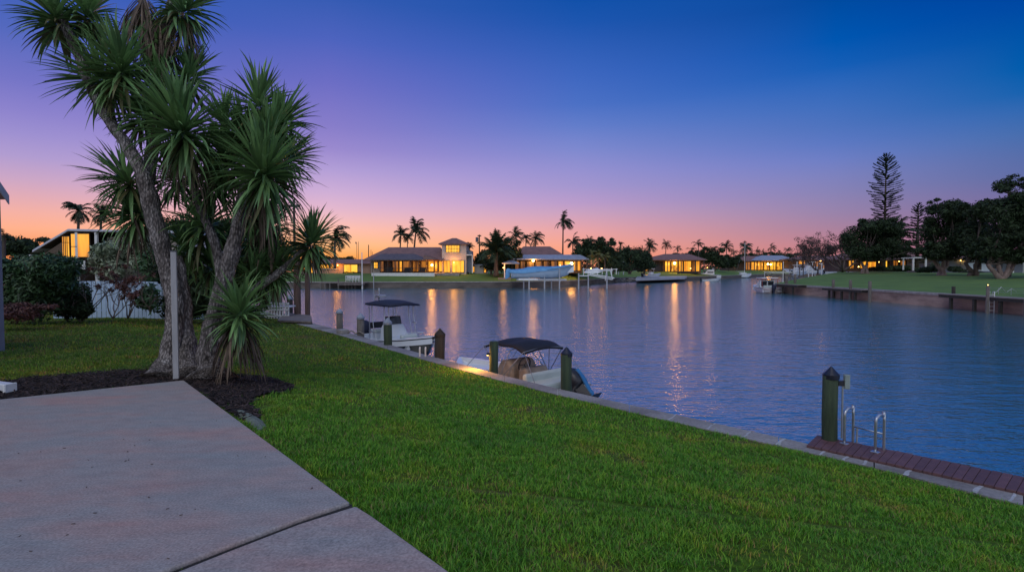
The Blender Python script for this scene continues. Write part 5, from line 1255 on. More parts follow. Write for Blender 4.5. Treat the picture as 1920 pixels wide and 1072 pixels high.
# ============================================================ houses of the far bank
class House:
    def __init__(s, name, label, pxl, base_py, Y, cat='house', zb=None):
        s.Y = Y; s.O = Vector((X(pxl, Y), Y, Z(base_py, Y) if zb is None else zb)); s.root = thing(name, label, cat, s.O)
    def c(s, px, py, dy=0):
        p = D(px, py, s.Y + dy); return p.x - s.O.x, p.z - s.O.z
    def box(s, name, px0, py0, px1, py1, y0, y1, m, parent=None, bevel=0):   # py0 top, py1 bottom
        x0, z1 = s.c(px0, py0); x1, z0 = s.c(px1, py1)
        if py1 is None: z0 = -.3
        return part(name, MB().box(((x0 + x1) / 2, (y0 + y1) / 2, (z0 + z1) / 2), (x1 - x0, y1 - y0, z1 - z0)), m, parent or s.root, bevel=bevel)
    def wall(s, px0, py0, px1, m, y0=0, depth=8, name='wall'):
        x0, z1 = s.c(px0, py0); x1, _ = s.c(px1, py0)
        return part(name, MB().box(((x0 + x1) / 2, y0 + depth / 2, (z1 - .3) / 2), (x1 - x0, depth, z1 + .3)), m, s.root)
    def window(s, px0, py0, px1, py1, pane, y=0, mull=1, trans=0, fm=None, sill=False, curtain=False):
        x0, z1 = s.c(px0, py0); x1, z0 = s.c(px1, py1); w_ = x1 - x0; h_ = z1 - z0; f = .09
        mb = MB()
        for xx in (x0 + f / 2, x1 - f / 2): mb.box((xx, y - .03, (z0 + z1) / 2), (f, .1, h_))
        for zz in (z0 + f / 2, z1 - f / 2): mb.box(((x0 + x1) / 2, y - .032, zz), (w_ - 2 * f, .1, f))
        for k in range(1, mull): mb.box((x0 + w_ * k / mull, y - .05, (z0 + z1) / 2), (.07, .05, h_ - 2 * f))
        for k in range(1, trans + 1): mb.box(((x0 + x1) / 2, y - .046, z0 + h_ * k / (trans + 1)), (w_ - 2 * f, .05, .06))
        wn = part('window', mb, fm or M['framed'], s.root)
        part('pane', MB().box(((x0 + x1) / 2, y - .012, (z0 + z1) / 2), (w_ - 2 * f, .02, h_ - 2 * f)), pane, wn)
        if sill: part('sill', MB().box(((x0 + x1) / 2, y - .09, z0 - .05), (w_ + .2, .2, .08)), M['white'], wn)
        return wn
    def hip(s, px0, px1, eave_py, r0, r1, ridge_py, depth, m, ov=.5, y0=0, name='roof'):
        x0, ze = s.c(px0, eave_py); x1, _ = s.c(px1, eave_py); a_, zr = s.c(r0, ridge_py, depth / 2); b_, _ = s.c(r1, ridge_py, depth / 2)
        y1 = y0 + depth; ym = (y0 + y1) / 2; ya, yb = y0 - ov, y1 + ov
        v = [(x0, ya, ze), (x1, ya, ze), (x1, yb, ze), (x0, yb, ze), (a_, ym, zr), (b_, ym, zr), (x0, ya, ze - .16), (x1, ya, ze - .16), (x1, yb, ze - .16), (x0, yb, ze - .16)]
        return part(name, MB().add(v, [(0, 1, 5, 4), (1, 2, 5), (2, 3, 4, 5), (3, 0, 4), (9, 8, 7, 6), (0, 6, 7, 1), (1, 7, 8, 2), (2, 8, 9, 3), (3, 9, 6, 0)]), m, s.root)
    def post(s, px, py0, py1, y, m, r=.06, name='post'):
        x, z1 = s.c(px, py0); _, z0 = s.c(px, py1)
        return part(name, MB().box((x, y, (z0 + z1) / 2), (2 * r, 2 * r, z1 - z0)), m, s.root)
    def lamp(s, px, py, y, power=0, r=.14, bulb='bulb'):
        x, z = s.c(px, py)
        l = part('wall_lamp', MB().box((x, y + r + .05, z + r * .9), (r * 1.4, .12, r * 1.2)), M['dark'], s.root); part('bulb', MB().lathe((x, y, z), [(.01, -r), (r * .7, -r * .7), (r, 0), (r * .7, r * .7), (.01, r)], 10), E[bulb], l)
        if power: point(s.root, (x, y - .35, z - .1), power * .6, (1, .36, .04), .65)
GABLE = M['roofb']
# low house at the left
A = House('low_house', 'low peach block house with lit sliding doors left on the far bank', 590, 514, 112)
A.wall(592, 494, 694, M['wallp'], 0, 9)
A.hip(588, 700, 493.5, 600, 690, 486, 9, M['roofb'], .7)
A.window(644.5, 495.5, 671, 513, E['winy'], -.0, 2, 0)
A.window(600, 496, 617, 504, E['win'], 0, 3, 0, sill=True); A.window(619, 496, 634, 504, E['win'], 0, 2, 0, sill=True)
A.box('wall_panel', 560, 496, 590, 514, .3, 8, M['wallw'])
A.window(568, 497, 586, 512, E['win'], .28, 2)
A.lamp(634.5, 497, -.5, 300, .12, 'bulbs')
mb = MB(); rgx = random.Random(3)
sh = thing('window_shrubs', 'row of small dark shrubs under the lit sliding doors', 'shrub', D(660, 513.5, 110.5)); blobs([(k * .45 - 1.6, 0, .2, .35, .3, .25 + .1 * math.sin(k * 2)) for k in range(8)], 900, .07, M['leafd'], 'foliage', sh, seed=4)
# two-storey house with tower and screened porch
B_ = House('two_storey_house', 'cream house with square two-storey tower and screened porch on the far bank', 692, 513, 104)
B_.wall(691, 488, 872, M['wallw'], 1.5, 9)
B_.hip(682, 835, 487.5, 729, 826, 463.5, 12, M['roofb'], .9, -.2)
B_.wall(829, 457.5, 874.5, M['wallw'], -.3, 6, 'tower_wall')
B_.hip(823, 880, 457, 848, 856, 446.5, 6, M['roofb'], .6, -.3, 'tower_roof')
B_.window(836, 459.5, 862.5, 473.5, E['winy'], -.34, 5, 1, sill=True)
B_.window(832, 488, 845, 511, E['win'], -.34, 2); B_.window(847.5, 488, 871, 511, E['winy'], -.34, 3)
B_.window(697, 491, 705.5, 504, E['winy'], 1.46, 2, 1, sill=True)
B_.box('plinth', 708, 511.2, 821, 518.2, -4.6, 1.2, M['white'])
x0_, zt_ = B_.c(709, 487); x1_, _ = B_.c(820, 487); _, zf_ = B_.c(709, 511.4)
# screened porch: lit back wall, posts, rails and a shallow screen roof
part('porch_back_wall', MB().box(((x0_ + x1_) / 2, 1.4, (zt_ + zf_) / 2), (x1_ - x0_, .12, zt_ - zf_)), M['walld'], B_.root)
for p0_, p1_, mm in ((709.5, 717, 'dim'), (733, 745, 'dim'), (746, 752, 'win'), (753, 770, 'dim'), (771, 783, 'dim'), (786, 798, 'dim'), (801, 812, 'win'), (813, 819, 'win'), (821, 828, 'win')):
    B_.window(p0_, 489, p1_, 509.5, E[mm], 1.3, 1)
scr = MB()
for k in range(9):
    x = x0_ + (x1_ - x0_) * k / 8; scr.box((x, -4.4, (zt_ + zf_) / 2 - .02), (.09, .09, zt_ - zf_))
for zz in (zf_ + .05, zf_ + .9, zt_ - .06): scr.box(((x0_ + x1_) / 2, -4.4, zz), (x1_ - x0_, .06, .07))
part('screen_frame', scr, M['framed'], B_.root)
for k, (cx_, w_) in enumerate(((2.6, 1.3), (6.2, 1.7), (8.9, 1.2))):
    part('porch_furniture', MB().box((x0_ + cx_, -1.5, zf_ + .4), (w_, .8, .5)).box((x0_ + cx_, -1.2, zf_ + .8), (w_, .2, .5)), M['dark'], B_.root, bevel=.05)
B_.hip(706, 803, 487, 724, 785, 477, 5.6, M['roofscr'], .3, -4.4, 'screen_roof')
x_, z_ = B_.c(800, 478); x2_, z2_ = B_.c(826, 487.4)
part('porch_roof_wing', MB().add([(x_, -3, z_), (x2_, -4.6, z2_), (x2_, 1.2, z2_), (x_, 1.2, z_), (x_, -4.6, z2_), (x_, -3, z_ - .1)], [(0, 4, 1), (0, 1, 2, 3), (4, 0, 3), (1, 4, 3, 2)]), mat('rust_roof', (.2, .11, .08), (.12, .07, .05), .8, 1.5), B_.root)
B_.box('steps', 822, 511.8, 864, 517, -3.4, -.4, M['conc'])
B_.box('side_wing', 874.6, 470, 884, 510, .5, 5, M['wallgrey']); B_.post(886, 478, 512, -.4, M['white'], .1)
B_.box('balcony', 874.6, 477, 886, 479, -.6, .48, M['white'])
B_.lamp(811, 497, -.8, 650, .2)
B_.lamp(852, 492, -.9, 350, .1, 'bulbs')
# garden wall and shed right of it
S_ = House('garden_shed', 'small pale flat-topped shed with two amber lights right of the tower house', 884, 512, 106)
S_.wall(890, 497, 914, M['wallw'], 0, 3); S_.box('roof', 889, 495.5, 915, 497.2, -.2, 3.2, M['roofg'])
S_.window(884.5, 499, 889.6, 511, E['win'], 1.0, 1); S_.window(907, 501, 912, 511.5, E['win'], -.03, 1)
# hip-roof house behind the lift canopy
C_h = House('hip_roof_house', 'brown hip-roofed house with amber lit glazing behind the boat lift canopy', 958, 510, 108)
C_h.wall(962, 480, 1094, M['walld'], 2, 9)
C_h.hip(958, 1062, 480, 982, 1032, 461.5, 11, M['roofb'], .5, 1.2)
for p0_, p1_, mm in ((966, 974, 'dim'), (976, 985, 'dim'), (988, 1003, 'dim'), (1004, 1018, 'dim'), (1020, 1030, 'dim'), (1034, 1046, 'dim'), (1048, 1058, 'win'), (1060, 1074, 'glow'), (1077, 1083, 'win'), (1084.5, 1091, 'win')):
    C_h.window(p0_, 489, p1_, 508, E[mm], 1.96, 1)
x_, z_ = C_h.c(962, 477); x2_, z2_ = C_h.c(1100, 486)
part('canopy_roof', MB().add([(x_, 1.6, z_), (C_h.c(1090, 477)[0], 1.6, z_), (x2_, -3.4, z2_), (x_, -3.4, z2_), (x_, 1.6, z_ - .15), (C_h.c(1090, 477)[0], 1.6, z_ - .15), (x2_, -3.4, z2_ - .15), (x_, -3.4, z2_ - .15)], [(3, 2, 1, 0), (4, 5, 6, 7), (0, 4, 7, 3), (3, 7, 6, 2), (2, 6, 5, 1), (1, 5, 4, 0)]), M['roofg'], C_h.root)
for px in (968, 1005, 1040, 1075, 1096): C_h.post(px, 486.6, 510, -3.2, M['walld'], .08)
C_h.lamp(998.5, 488.8, -3.7, 600, .24); C_h.lamp(1070, 494, -1.5, 500, .3)
C_h.lamp(1050, 497, -.5, 0, .1, 'bulbs')
# small canopy left of it
K_ = House('small_canopy', 'small grey canopy roof on pale posts left of the covered boat', 943, 520, 97, 'canopy', zb=-.6)
K_.hip(941, 974, 493, 955, 962, 488, 3, M['roofg'], .2, 0); K_.post(946, 493, 521, .1, M['white'], .09); K_.post(971, 493, 521, .1, M['framed'], .07); K_.post(960, 493, 521, 2.8, M['framed'], .07)
K_.box('low_wall', 934, 520.5, 958, 525.5, -1.2, .05, M['wallp'])
# long dark-roofed lit house
D_h = House('long_lit_house', 'long dark-roofed house with amber lit porch in the middle of the far bank', 1216, 511, 158)
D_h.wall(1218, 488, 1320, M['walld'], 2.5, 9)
D_h.hip(1212, 1324, 487, 1246, 1292, 476, 12, M['roofb'], 1.2, 0)
for p0_, p1_, mm in ((1214, 1220, 'win'), (1228, 1248, None), (1251, 1261, 'win'), (1263, 1275, 'glow'), (1277, 1285, 'win'), (1287, 1301, 'win'), (1303, 1308, 'dim'), (1310, 1317, 'win')):
    if mm: D_h.window(p0_, 489, p1_, 509, E[mm], 2.4, 2)
    else: D_h.window(p0_, 489, p1_, 509, M['glass'], 2.4, 3)
for px in (1226, 1250, 1262, 1276, 1302, 1318): D_h.post(px, 487.5, 511, -.8, M['walld'], .1)
D_h.lamp(1263, 493.5, -1, 900, .36); D_h.lamp(1298, 503, 1.5, 120, .15, 'bulbs')
D_h.box('terrace_wall', 1262, 509.5, 1300, 512.5, -4, -3.6, M['dark'])
# pale-roofed house far along the canal
E_h = House('pale_roof_house', 'far low house with pale grey roof and brightest amber porch lights', 1366, 509, 240)
E_h.wall(1372, 489, 1492, M['walld'], 3, 10)
E_h.hip(1364, 1452, 489, 1385, 1420, 480, 14, M['roofb'], 1, 0); E_h.hip(1408, 1492, 488, 1424, 1462, 479, 12, M['roofg'], 1, -2, 'pale_roof')
for p0_, p1_, mm in ((1402, 1412, 'dim'), (1414, 1424, 'win'), (1426, 1436, 'win'), (1438, 1448, 'glow'), (1450, 1460, 'winy'), (1462, 1472, 'glow'), (1474, 1486, 'win')):
    E_h.window(p0_, 491, p1_, 506, E[mm], 2.9, 2)
for px in (1400, 1413, 1425, 1437, 1449, 1461, 1473, 1487): E_h.post(px, 489, 509, -1, M['walld'], .12)
E_h.lamp(1436, 495, -2, 1000, .38); E_h.lamp(1466.5, 494, -3, 1800, .6); E_h.lamp(1443, 496, -1, 0, .3)
# house behind the moored boats
F_h = House('dark_low_house', 'dark low house behind the crowded boats at right, with orange lamps', 1486, 508, 225)
F_h.wall(1496, 487, 1610, M['walld'], 2, 10); F_h.hip(1488, 1620, 486, 1510, 1600, 479, 12, M['roofb'], 1, 0)
F_h.window(1502, 488.5, 1514, 495, E['win'], 1.9, 2); F_h.window(1548, 497, 1558, 505, E['dim'], 1.9, 2); F_h.window(1530, 490, 1540, 500, E['dim'], 1.9, 2)
F_h.lamp(1536, 488, -1, 300, .4, 'bulbs'); F_h.lamp(1553, 501, -1, 200, .4, 'bulbs')
# house behind the right bank trees
Gh = House('tree_shaded_house', 'brown house with amber lit windows behind the trunks of the rounded tree', 1596, 507, 134)
Gh.wall(1598, 486, 1720, M['walld'], 2, 10); Gh.hip(1590, 1725, 486, 1650, 1700, 459, 14, M['roofb'], 1, 0)
for p0_, p1_, mm in ((1600, 1610, 'glow'), (1622, 1634, 'glow'), (1636, 1652, 'win'), (1664, 1668, 'winy'), (1669, 1673.5, 'winy'), (1684, 1694, 'dim'), (1698, 1708, 'dim'), (1722, 1730, 'dim')):
    Gh.window(p0_, 488, p1_, 503, E[mm], 1.9, 2 if p1_ - p0_ > 5 else 1)
Gh.lamp(1648, 491, 0, 0, .12, 'bulbs'); Gh.lamp(1605, 500, -1, 60, .14, 'bulbs'); Gh.lamp(1686, 490, 0, 0, .12, 'bulbs')
# white house at the far right
Hh = House('white_house', 'long pale house behind the three broad trees on the right', 1774, 509, 118)
Hh.wall(1776, 484, 2010, M['wallgrey'], 3, 9); Hh.hip(1765, 2030, 484, 1800, 1990, 468, 13, M['roofb'], 1, 1)
Hh.box('white_bay', 1824, 484.4, 1866, 508.5, 1.4, 3.0, mat('white_siding', (.5, .55, .6), (.4, .45, .5), .6, 1))
Hh.window(1836, 494, 1850, 506, M['walld'], 1.37, 1, sill=True); Hh.window(1779, 486, 1786, 497, mat('blue_glass', (.12, .2, .42), (.08, .14, .3), .2, 1), 2.95, 1)
Hh.window(1886, 489, 1902, 503, M['glass'], 2.95, 3); Hh.post(1917, 486, 512, -.5, M['white'], .16); Hh.post(1896, 488, 512, -.5, M['white'], .12)
Hh.lamp(1820, 488, 2.6, 0, .14, 'bulbs')
PG = House('white_pergola', 'white pergola frame between the shorter pine and the broad trees', 1712, 507, 100, 'pergola')
for px in (1712.5, 1736): PG.post(px, 484, 507, 0, M['white'], .12)
PG.post(1716, 484.5, 506, 3, M['white'], .1); PG.box('beam', 1710, 482, 1742, 484, -.2, .2, M['white']); PG.box('beam', 1713, 482.3, 1716, 484.2, .25, 3.2, M['white'])
shrub(1690, 508, 106, 52, 13, M['leafd'], 'clipped dark hedge in front of the tree-shaded house', 2500, .14, 'hedge', 'hedge', seed=31)
shrub(1738, 511, 92, 34, 14, M['leafd'], 'low dark bush just left of the broad tree trunk', 1500, .12, seed=32)
shrub(1752, 509, 95, 30, 18, mat('pale_grass_leaf', (.16, .2, .1), (.08, .11, .05), .7, 1, island=.4), 'pale feathery bush at the foot of the left broad tree', 1500, .12, seed=33)
shrub(1790, 510, 96, 40, 12, M['leafm'], 'greyish low shrubs between the left and middle broad trees', 1200, .12, seed=34)
shrub(1648, 508, 112, 40, 10, M['leafd'], 'dark low bushes beside the pale trunk in front of lit windows', 1200, .12, seed=35)

tree(921, 513, 101, [(918, 500, 10, 9), (945, 500, 14, 10), (957, 497, 10, 10)], 'low dark shrubs under the big date palm', 110, 1500, .14, tr=.12, name='shrub', cat='shrub')
tree(1150, 512, 112, [(1132, 498, 14, 10), (1152, 496, 18, 12), (1172, 500, 14, 9)], 'dark shrubs right of the floodlit palms behind the pale goalpost frame', 111, 2500, .16, tr=.15, name='shrub', cat='shrub')
tree(1208, 513, 132, [(1200, 500, 10, 10), (1212, 494, 10, 12)], 'small dark tree touching the left end of the long lit house', 112, 1500, .18, tr=.15)
tree(1366, 508, 205, [(1360, 490, 10, 10), (1376, 488, 12, 9), (1368, 496, 14, 7)], 'dark bushes left of the sailboat in front of the far low house', 113, 2000, .25, tr=.15)
tree(1310, 500, 190, [(1300, 482, 14, 8), (1318, 480, 16, 9), (1280, 480, 14, 6)], 'dark treetops rising behind the right half of the long lit house', 114, 2500, .25, tr=.2)
tree(1440, 500, 300, [(1400, 482, 16, 7), (1425, 481, 14, 6), (1455, 480, 16, 7), (1482, 482, 16, 7)], 'row of dark treetops behind the pale roofed house', 115, 3000, .35, tr=.2)
tree(700, 500, 150, [(700, 488, 12, 5), (715, 478, 10, 5), (905, 480, 10, 8)], 'low dark treetops just above the brown roof end', 116, 1200, .2, tr=.2)

# stand-in lamps added to throw amber light on foliage, real sources unknown
for px, py, Y, pw, lab in [(944, 506, 96.5, 330, 'added stand-in lamp glowing amber under the big date palm'), (1108, 507, 100, 260, 'left added stand-in lamp at the foot of the floodlit palms'), (1128, 507, 100, 300, 'right added stand-in lamp at the foot of the floodlit palms'), (1212, 505, 154, 380, 'added stand-in lamp at the left corner of the long lit house'), (1326, 504, 160, 500, 'added stand-in lamp in the bushes right of the long lit house'), (1376, 500, 215, 500, 'added stand-in lamp beside the palm left of the sailboat'), (1636, 506, 118, 160, 'added stand-in lamp near the pale straight trunk on the right bank')]:
    q = D(px, py, Y); l = thing('stand_in_lamp', lab, 'lamp', q, 0, 'stand-in lamps on the far bank')
    part('stake', MB().tube([(0, 0, -.3), (0, 0, .3)], .04, 6), M['dark'], l); part('lens', MB().lathe((0, 0, .3), [(.02, 0), (.12, .05), (.12, .12), (.02, .18)], 8), E['bulbs'], l)
    point(l, (0, -.5, .8), pw * .35, (1, .38, .05), .55)

for i, (px, py, r_, Y, lab) in enumerate([(1086, 468, 13, 126, 'small palm between the tallest palm and the thin feathery palm'), (1130, 461, 13, 132, 'palm over the bushy tree just left of the small hedge palm'), (1176, 470, 11, 140, 'low palm over the middle of the broad hedge-like tree'), (1196, 473, 10, 145, 'low palm over the right end of the broad hedge-like tree'), (1336, 470, 12, 190, 'palm over the dark tree between the two long lit houses'), (924, 462, 12, 125, 'palm peeking out left above the big date palm'), (1270, 466, 10, 172, 'thin palm above the middle of the long dark-roofed lit house'), (1420, 472, 9, 262, 'little palm right of the sailboat mast')]):
    palm(px, py, r_, 503, Y, lab, 130 + i, 18, wind=.25)
# ============================================================ far bank furniture
def pole(px, py0, py1, Y, r, m, label, name='utility_pole', cat='pole', arm=None, group=None, box=None):
    z1, z0 = Z(py0, Y), Z(py1, Y); root = thing(name, label, cat, (X(px, Y), Y, z0), 0, group)
    part('shaft', MB().tube([(0, 0, -.5), (0, 0, z1 - z0)], [r, r * .8], 8), m, root)
    if arm: part('crossarm', MB().box((0, 0, z1 - z0 - arm[1] * Y / FPX), (arm[0] * Y / FPX, r * 1.4, r * 1.6)), m, root)
    if box: part('transformer', MB().lathe((-r * 3.4, 0, z1 - z0 - box * Y / FPX), [(.01, 0), (r * 2.2, .02), (r * 2.2, r * 7), (.01, r * 7 + .05)], 8), M['greycover'], root)
    return root
pole(899, 440, 512, 125, .16, M['piled'], 'dark utility pole with transformer right of the tower house', arm=(7, 2), box=14)
pole(553, 374, 560, 60, .17, mat('red_brown_pole', (.12, .07, .06), (.07, .04, .035), .9, 2), 'tall reddish utility pole with crossarms rising behind the right yucca cluster', arm=(22, 12))
for i, (px, a_, lab) in enumerate([(669.5, 455, 'thin mast with small head, leftmost over the low peach house'), (672.5, 453, 'very thin mast touching the leftmost one over the low peach house'), (678.5, 473, 'short thin mast behind the white dock pole'), (691.5, 459, 'thickest dark mast over the left end of the brown roof'), (696, 468, 'shorter dark mast just right of the thickest one'), (698.5, 472, 'shortest dark mast nearest the brown roof')]):
    pole(px, a_, 500, 150, .14 if i in (3,) else .07, M['piled'], lab, 'mast', 'mast', group='thin masts behind the low peach house', box=2 if i == 0 else None)
# left dock with bench and poles
Yd = 89.5; dk = thing('far_dock', 'weathered timber dock with white bench in front of the low peach house', 'dock', (X(600, Yd), Yd, WZ))
def lx(px, Y=Yd): return X(px, Y) - dk.location.x
zt_ = Z(529, Yd) - WZ
part('deck_boards', MB().box(((lx(602) + lx(686)) / 2, .8, zt_ - .08), (lx(686) - lx(602), 3.2, .16)), M['wood'], dk)
part('lower_platform', MB().box(((lx(640) + lx(686)) / 2, -1.4, Z(533.2, 88) - WZ), (lx(686) - lx(640), 1.6, .14)), M['wood'], dk)
for px in (604, 612, 621, 637, 650, 656, 662, 668, 683): part('pile', MB().tube([(lx(px), -.7, -1), (lx(px), -.7, zt_ + (.5 if px == 637 else -.05))], .12, 7), M['pilew'], dk)
bn = thing('white_bench', 'white railed bench standing on the far timber dock', 'bench', (X(659, Yd), Yd + .8, WZ + zt_ + .0))
mb = MB()
for x in (-1.1, -.55, 0, .55, 1.1):
    for y in (-.35, .35): mb.box((x, y, .55), (.07, .07, 1.1))
mb.box((0, .35, 1.06), (2.3, .06, .06)); mb.box((0, -.35, 1.06), (2.3, .06, .06)); part('frame', mb, M['white'], bn); part('seat', MB().box((0, 0, .42), (2.3, .7, .08)), M['white'], bn); part('backrest', MB().box((0, .4, .95), (2.3, .06, .2)).box((0, .4, .7), (2.3, .05, .1)), M['white'], bn)
pole(679, 473, 540, 87.5, .09, M['white'], 'white pole standing in the water at the end of the far timber dock', 'white_pole')
pole(700.5, 513, 537, 90.5, .08, M['steel'], 'short leaning pipe at the foot of the brown-roofed house lawn', 'pipe', 'pipe')
# boat lifts in front of the canopy
def lift_pile(px, py0, Y, label, r=.13, m=None, py1=537): return pole(px, py0, py1, Y, r, m or M['steel'], label, 'lift_piling', 'piling', group='lift pilings along the far wall')
for px, a_, Y, lab in [(992, 506, 89.6, 'left front lift piling before the blue covered boat'), (1021, 504, 89.6, 'middle front lift piling before the blue covered boat'), (1049, 503, 89.6, 'right front lift piling before the blue covered boat'), (982, 512, 91.8, 'left back lift piling behind the blue covered boat'), (1034, 514, 91.8, 'right back lift piling behind the blue covered boat'), (1085, 512, 90, 'left piling of the empty lift right of the blue covered boat'), (1103, 515, 91, 'second piling of the empty lift right of the blue covered boat'), (1138, 512, 90, 'right piling of the empty lift with the white frame')]:
    lift_pile(px, a_, Y, lab)
lf = thing('boat_lift', 'long grey cradle beams carrying the blue covered boat', 'boat lift', (X(1015, 90.6), 90.6, Z(524, 90.6)))
for y in (-.9, .9): part('bunk_beam', MB().box((0, y, 0), (8.4, .16, .26)), M['steel'], lf)
for px in (992, 1021, 1049): part('cross_beam', MB().box((X(px, 90.6) - lf.location.x, 0, -.25), (.16, 2.2, .2)), M['steel'], lf)
part('lift_motor', MB().box((X(989, 90) - lf.location.x, -1.05, .05), (3.0, .3, .35)).box((X(1005, 90) - lf.location.x, -1.05, .02), (.6, .28, .3)), M['white'], lf, bevel=.03)
Yb = 90.6
bb_ = thing('covered_boat', 'long blue canvas-covered powerboat hanging on the lift before the canopy', 'boat', (X(958, Yb), Yb, Z(519, Yb)))
Lb = (1076 - 958) * Yb / FPX
hull_parts(bb_, Lb, 2.9, 1.05, .95, .3, hullm=mat('pale_blue_hull', (.36, .46, .56), (.27, .37, .48), .25, 1), floor=.5, cap_w=.3, n=18)
mb = MB(); rows = []
for i in range(15):
    t = i / 14; x = -.25 + t * (Lb - .1); w_ = 1.5 * (1 - max(0, (t - .35) / .65) ** 2.4) + .02; zg = 1.05 + .95 * max(0, (t - .25) / .75) ** 1.8 + .02
    hh_ = .2 + .35 * math.exp(-((t - .42) / .22) ** 2) + .2 * (t > .25) * (1 - t)
    rows.append([Vector((x, w_ * 1.03, zg - .35)), Vector((x, w_ * 1.02, zg)), Vector((x, w_ * .6, zg + hh_ * .7)), Vector((x, 0, zg + hh_)), Vector((x, -w_ * .6, zg + hh_ * .7)), Vector((x, -w_ * 1.02, zg)), Vector((x, -w_ * 1.03, zg - .35 - .1 * math.sin(t * 9)))])
mb.loft(rows, cap0=True, cap1=True); part('canvas_cover', mb, M['bluec'], bb_, True)
mb = MB(); mb.loft([[Vector((x, -.9, z0)), Vector((x, .9, z0)), Vector((x + .15, .8, z1)), Vector((x + .15, -.8, z1))] for x, z0, z1 in ((-1.0, -.35, 1.25), (-.7, -.3, 1.45), (-.2, .0, 1.35))], closed=True, cap0=True, cap1=True); part('covered_outboards', mb, M['bluec'], bb_, True, bevel=.05)
# white pipe frame of the empty lift
fr = thing('boat_lift', 'white sloping pipe frame on the empty lift right of the blue boat', 'boat lift', (X(1120, 91), 91, Z(527, 91)))
def fx(px, py): p = D(px, py, 91); return Vector((p.x - fr.location.x, 0, p.z - fr.location.z))
for i, (a_, b_) in enumerate([((1084, 517), (1103, 517)), ((1104, 513), (1150, 521)), ((1102, 515), (1148, 524)), ((1100, 507), (1150, 507)), ((1137, 508), (1134, 526)), ((1144, 508), (1148, 524))]):
    y = (-.6, -.9, .2, .6, -.4, -.4)[i]; p, q = fx(*a_), fx(*b_); p.y = q.y = y; part('pipe', MB().tube([p, q], .1 if i < 4 else .08, 6), M['white'], fr)
sk = thing('jet_ski', 'pale covered jet ski resting on the empty lift', 'jet ski', D(1112, 512, 92)); mb = MB()
mb.loft([[Vector((x, w_ * math.cos(th), z0 + h_ * max(0, math.sin(th)))) for th in [PI * k / 8 for k in range(9)]] for x, w_, z0, h_ in ((-1.5, .35, 0, .35), (-.8, .5, 0, .6), (0, .52, 0, .75), (.7, .5, 0, .95), (1.1, .4, .1, .6), (1.6, .12, .3, .15))], cap0=True, cap1=True); part('body', mb, M['gel'], sk, True); part('handlebar', MB().tube([(.45, -.35, 1.0), (.55, 0, 1.05), (.45, .35, 1.0)], .05, 6), M['dark'], sk)
rk = thing('dock_rail', 'row of short white posts on the wall behind the empty lift', 'railing', (X(1125, 97), 97, Z(514, 97)))
for i in range(8): part('rail_post', MB().box((-3 + i * .85, 0, .5), (.1, .1, 1.1 + (.2 if i % 3 == 0 else 0))), M['white'], rk)
part('rail', MB().box((0, 0, .9), (6.4, .06, .1)), M['white'], rk)
fm = thing('goal_post', 'thin pale goalpost-like frame on the wall before the dark hedge', 'frame', (X(1163, 118), 118, Z(515, 118)))
for px, py in ((1159.5, 484), (1169, 484)): part('upright', MB().box((X(px, 118) - fm.location.x, 0, (Z(py, 118) - fm.location.z) / 2), (.18, .14, Z(py, 118) - fm.location.z)), M['steel'], fm)
part('crossbar', MB().box((0, 0, Z(483.6, 118) - fm.location.z), (1.5, .14, .14)), M['steel'], fm)
# rubble and boulders at the foot of the wall, pale terrace
mb = MB(); rgx = random.Random(8)
for i in range(60):
    px = rgx.uniform(1153, 1193); Y = rgx.uniform(115, 130) if px > 1170 else rgx.uniform(107, 118)
    A_ = Vector((X(px, 0), 0, 0)); 
    # sit on the wall line
    q = None
    for a_, b_ in zip(FW, FW[1:]):
        xa, xb = a_.x / a_.y, b_.x / b_.y; t_ = (px - 960) / 1000
        if xa <= t_ <= xb: k = (t_ - xa) / (xb - xa); q = a_.lerp(b_, k)
    if q: mb.lathe((q.x + rgx.uniform(-.3, .3), q.y - .35, WZ + rgx.uniform(-.2, .7)), [(.05, -.3), (rgx.uniform(.25, .45), 0), (.08, .3)], 6)
solo('rubble', mb, M['conc'], 'rubble stones heaped against the far wall under the dark hedge', 'rubble', kind='stuff')
tr_ = [G(x, y, -.62) for x, y in ((1192, 521.5), (1283, 519), (1300, 514), (1200, 514))]
struct('pale_terrace', MB().prism([(p.x, p.y) for p in tr_], -1.2, -.6), mat('pale_terrace', (.42, .42, .45), (.32, .32, .36), .8, .7))
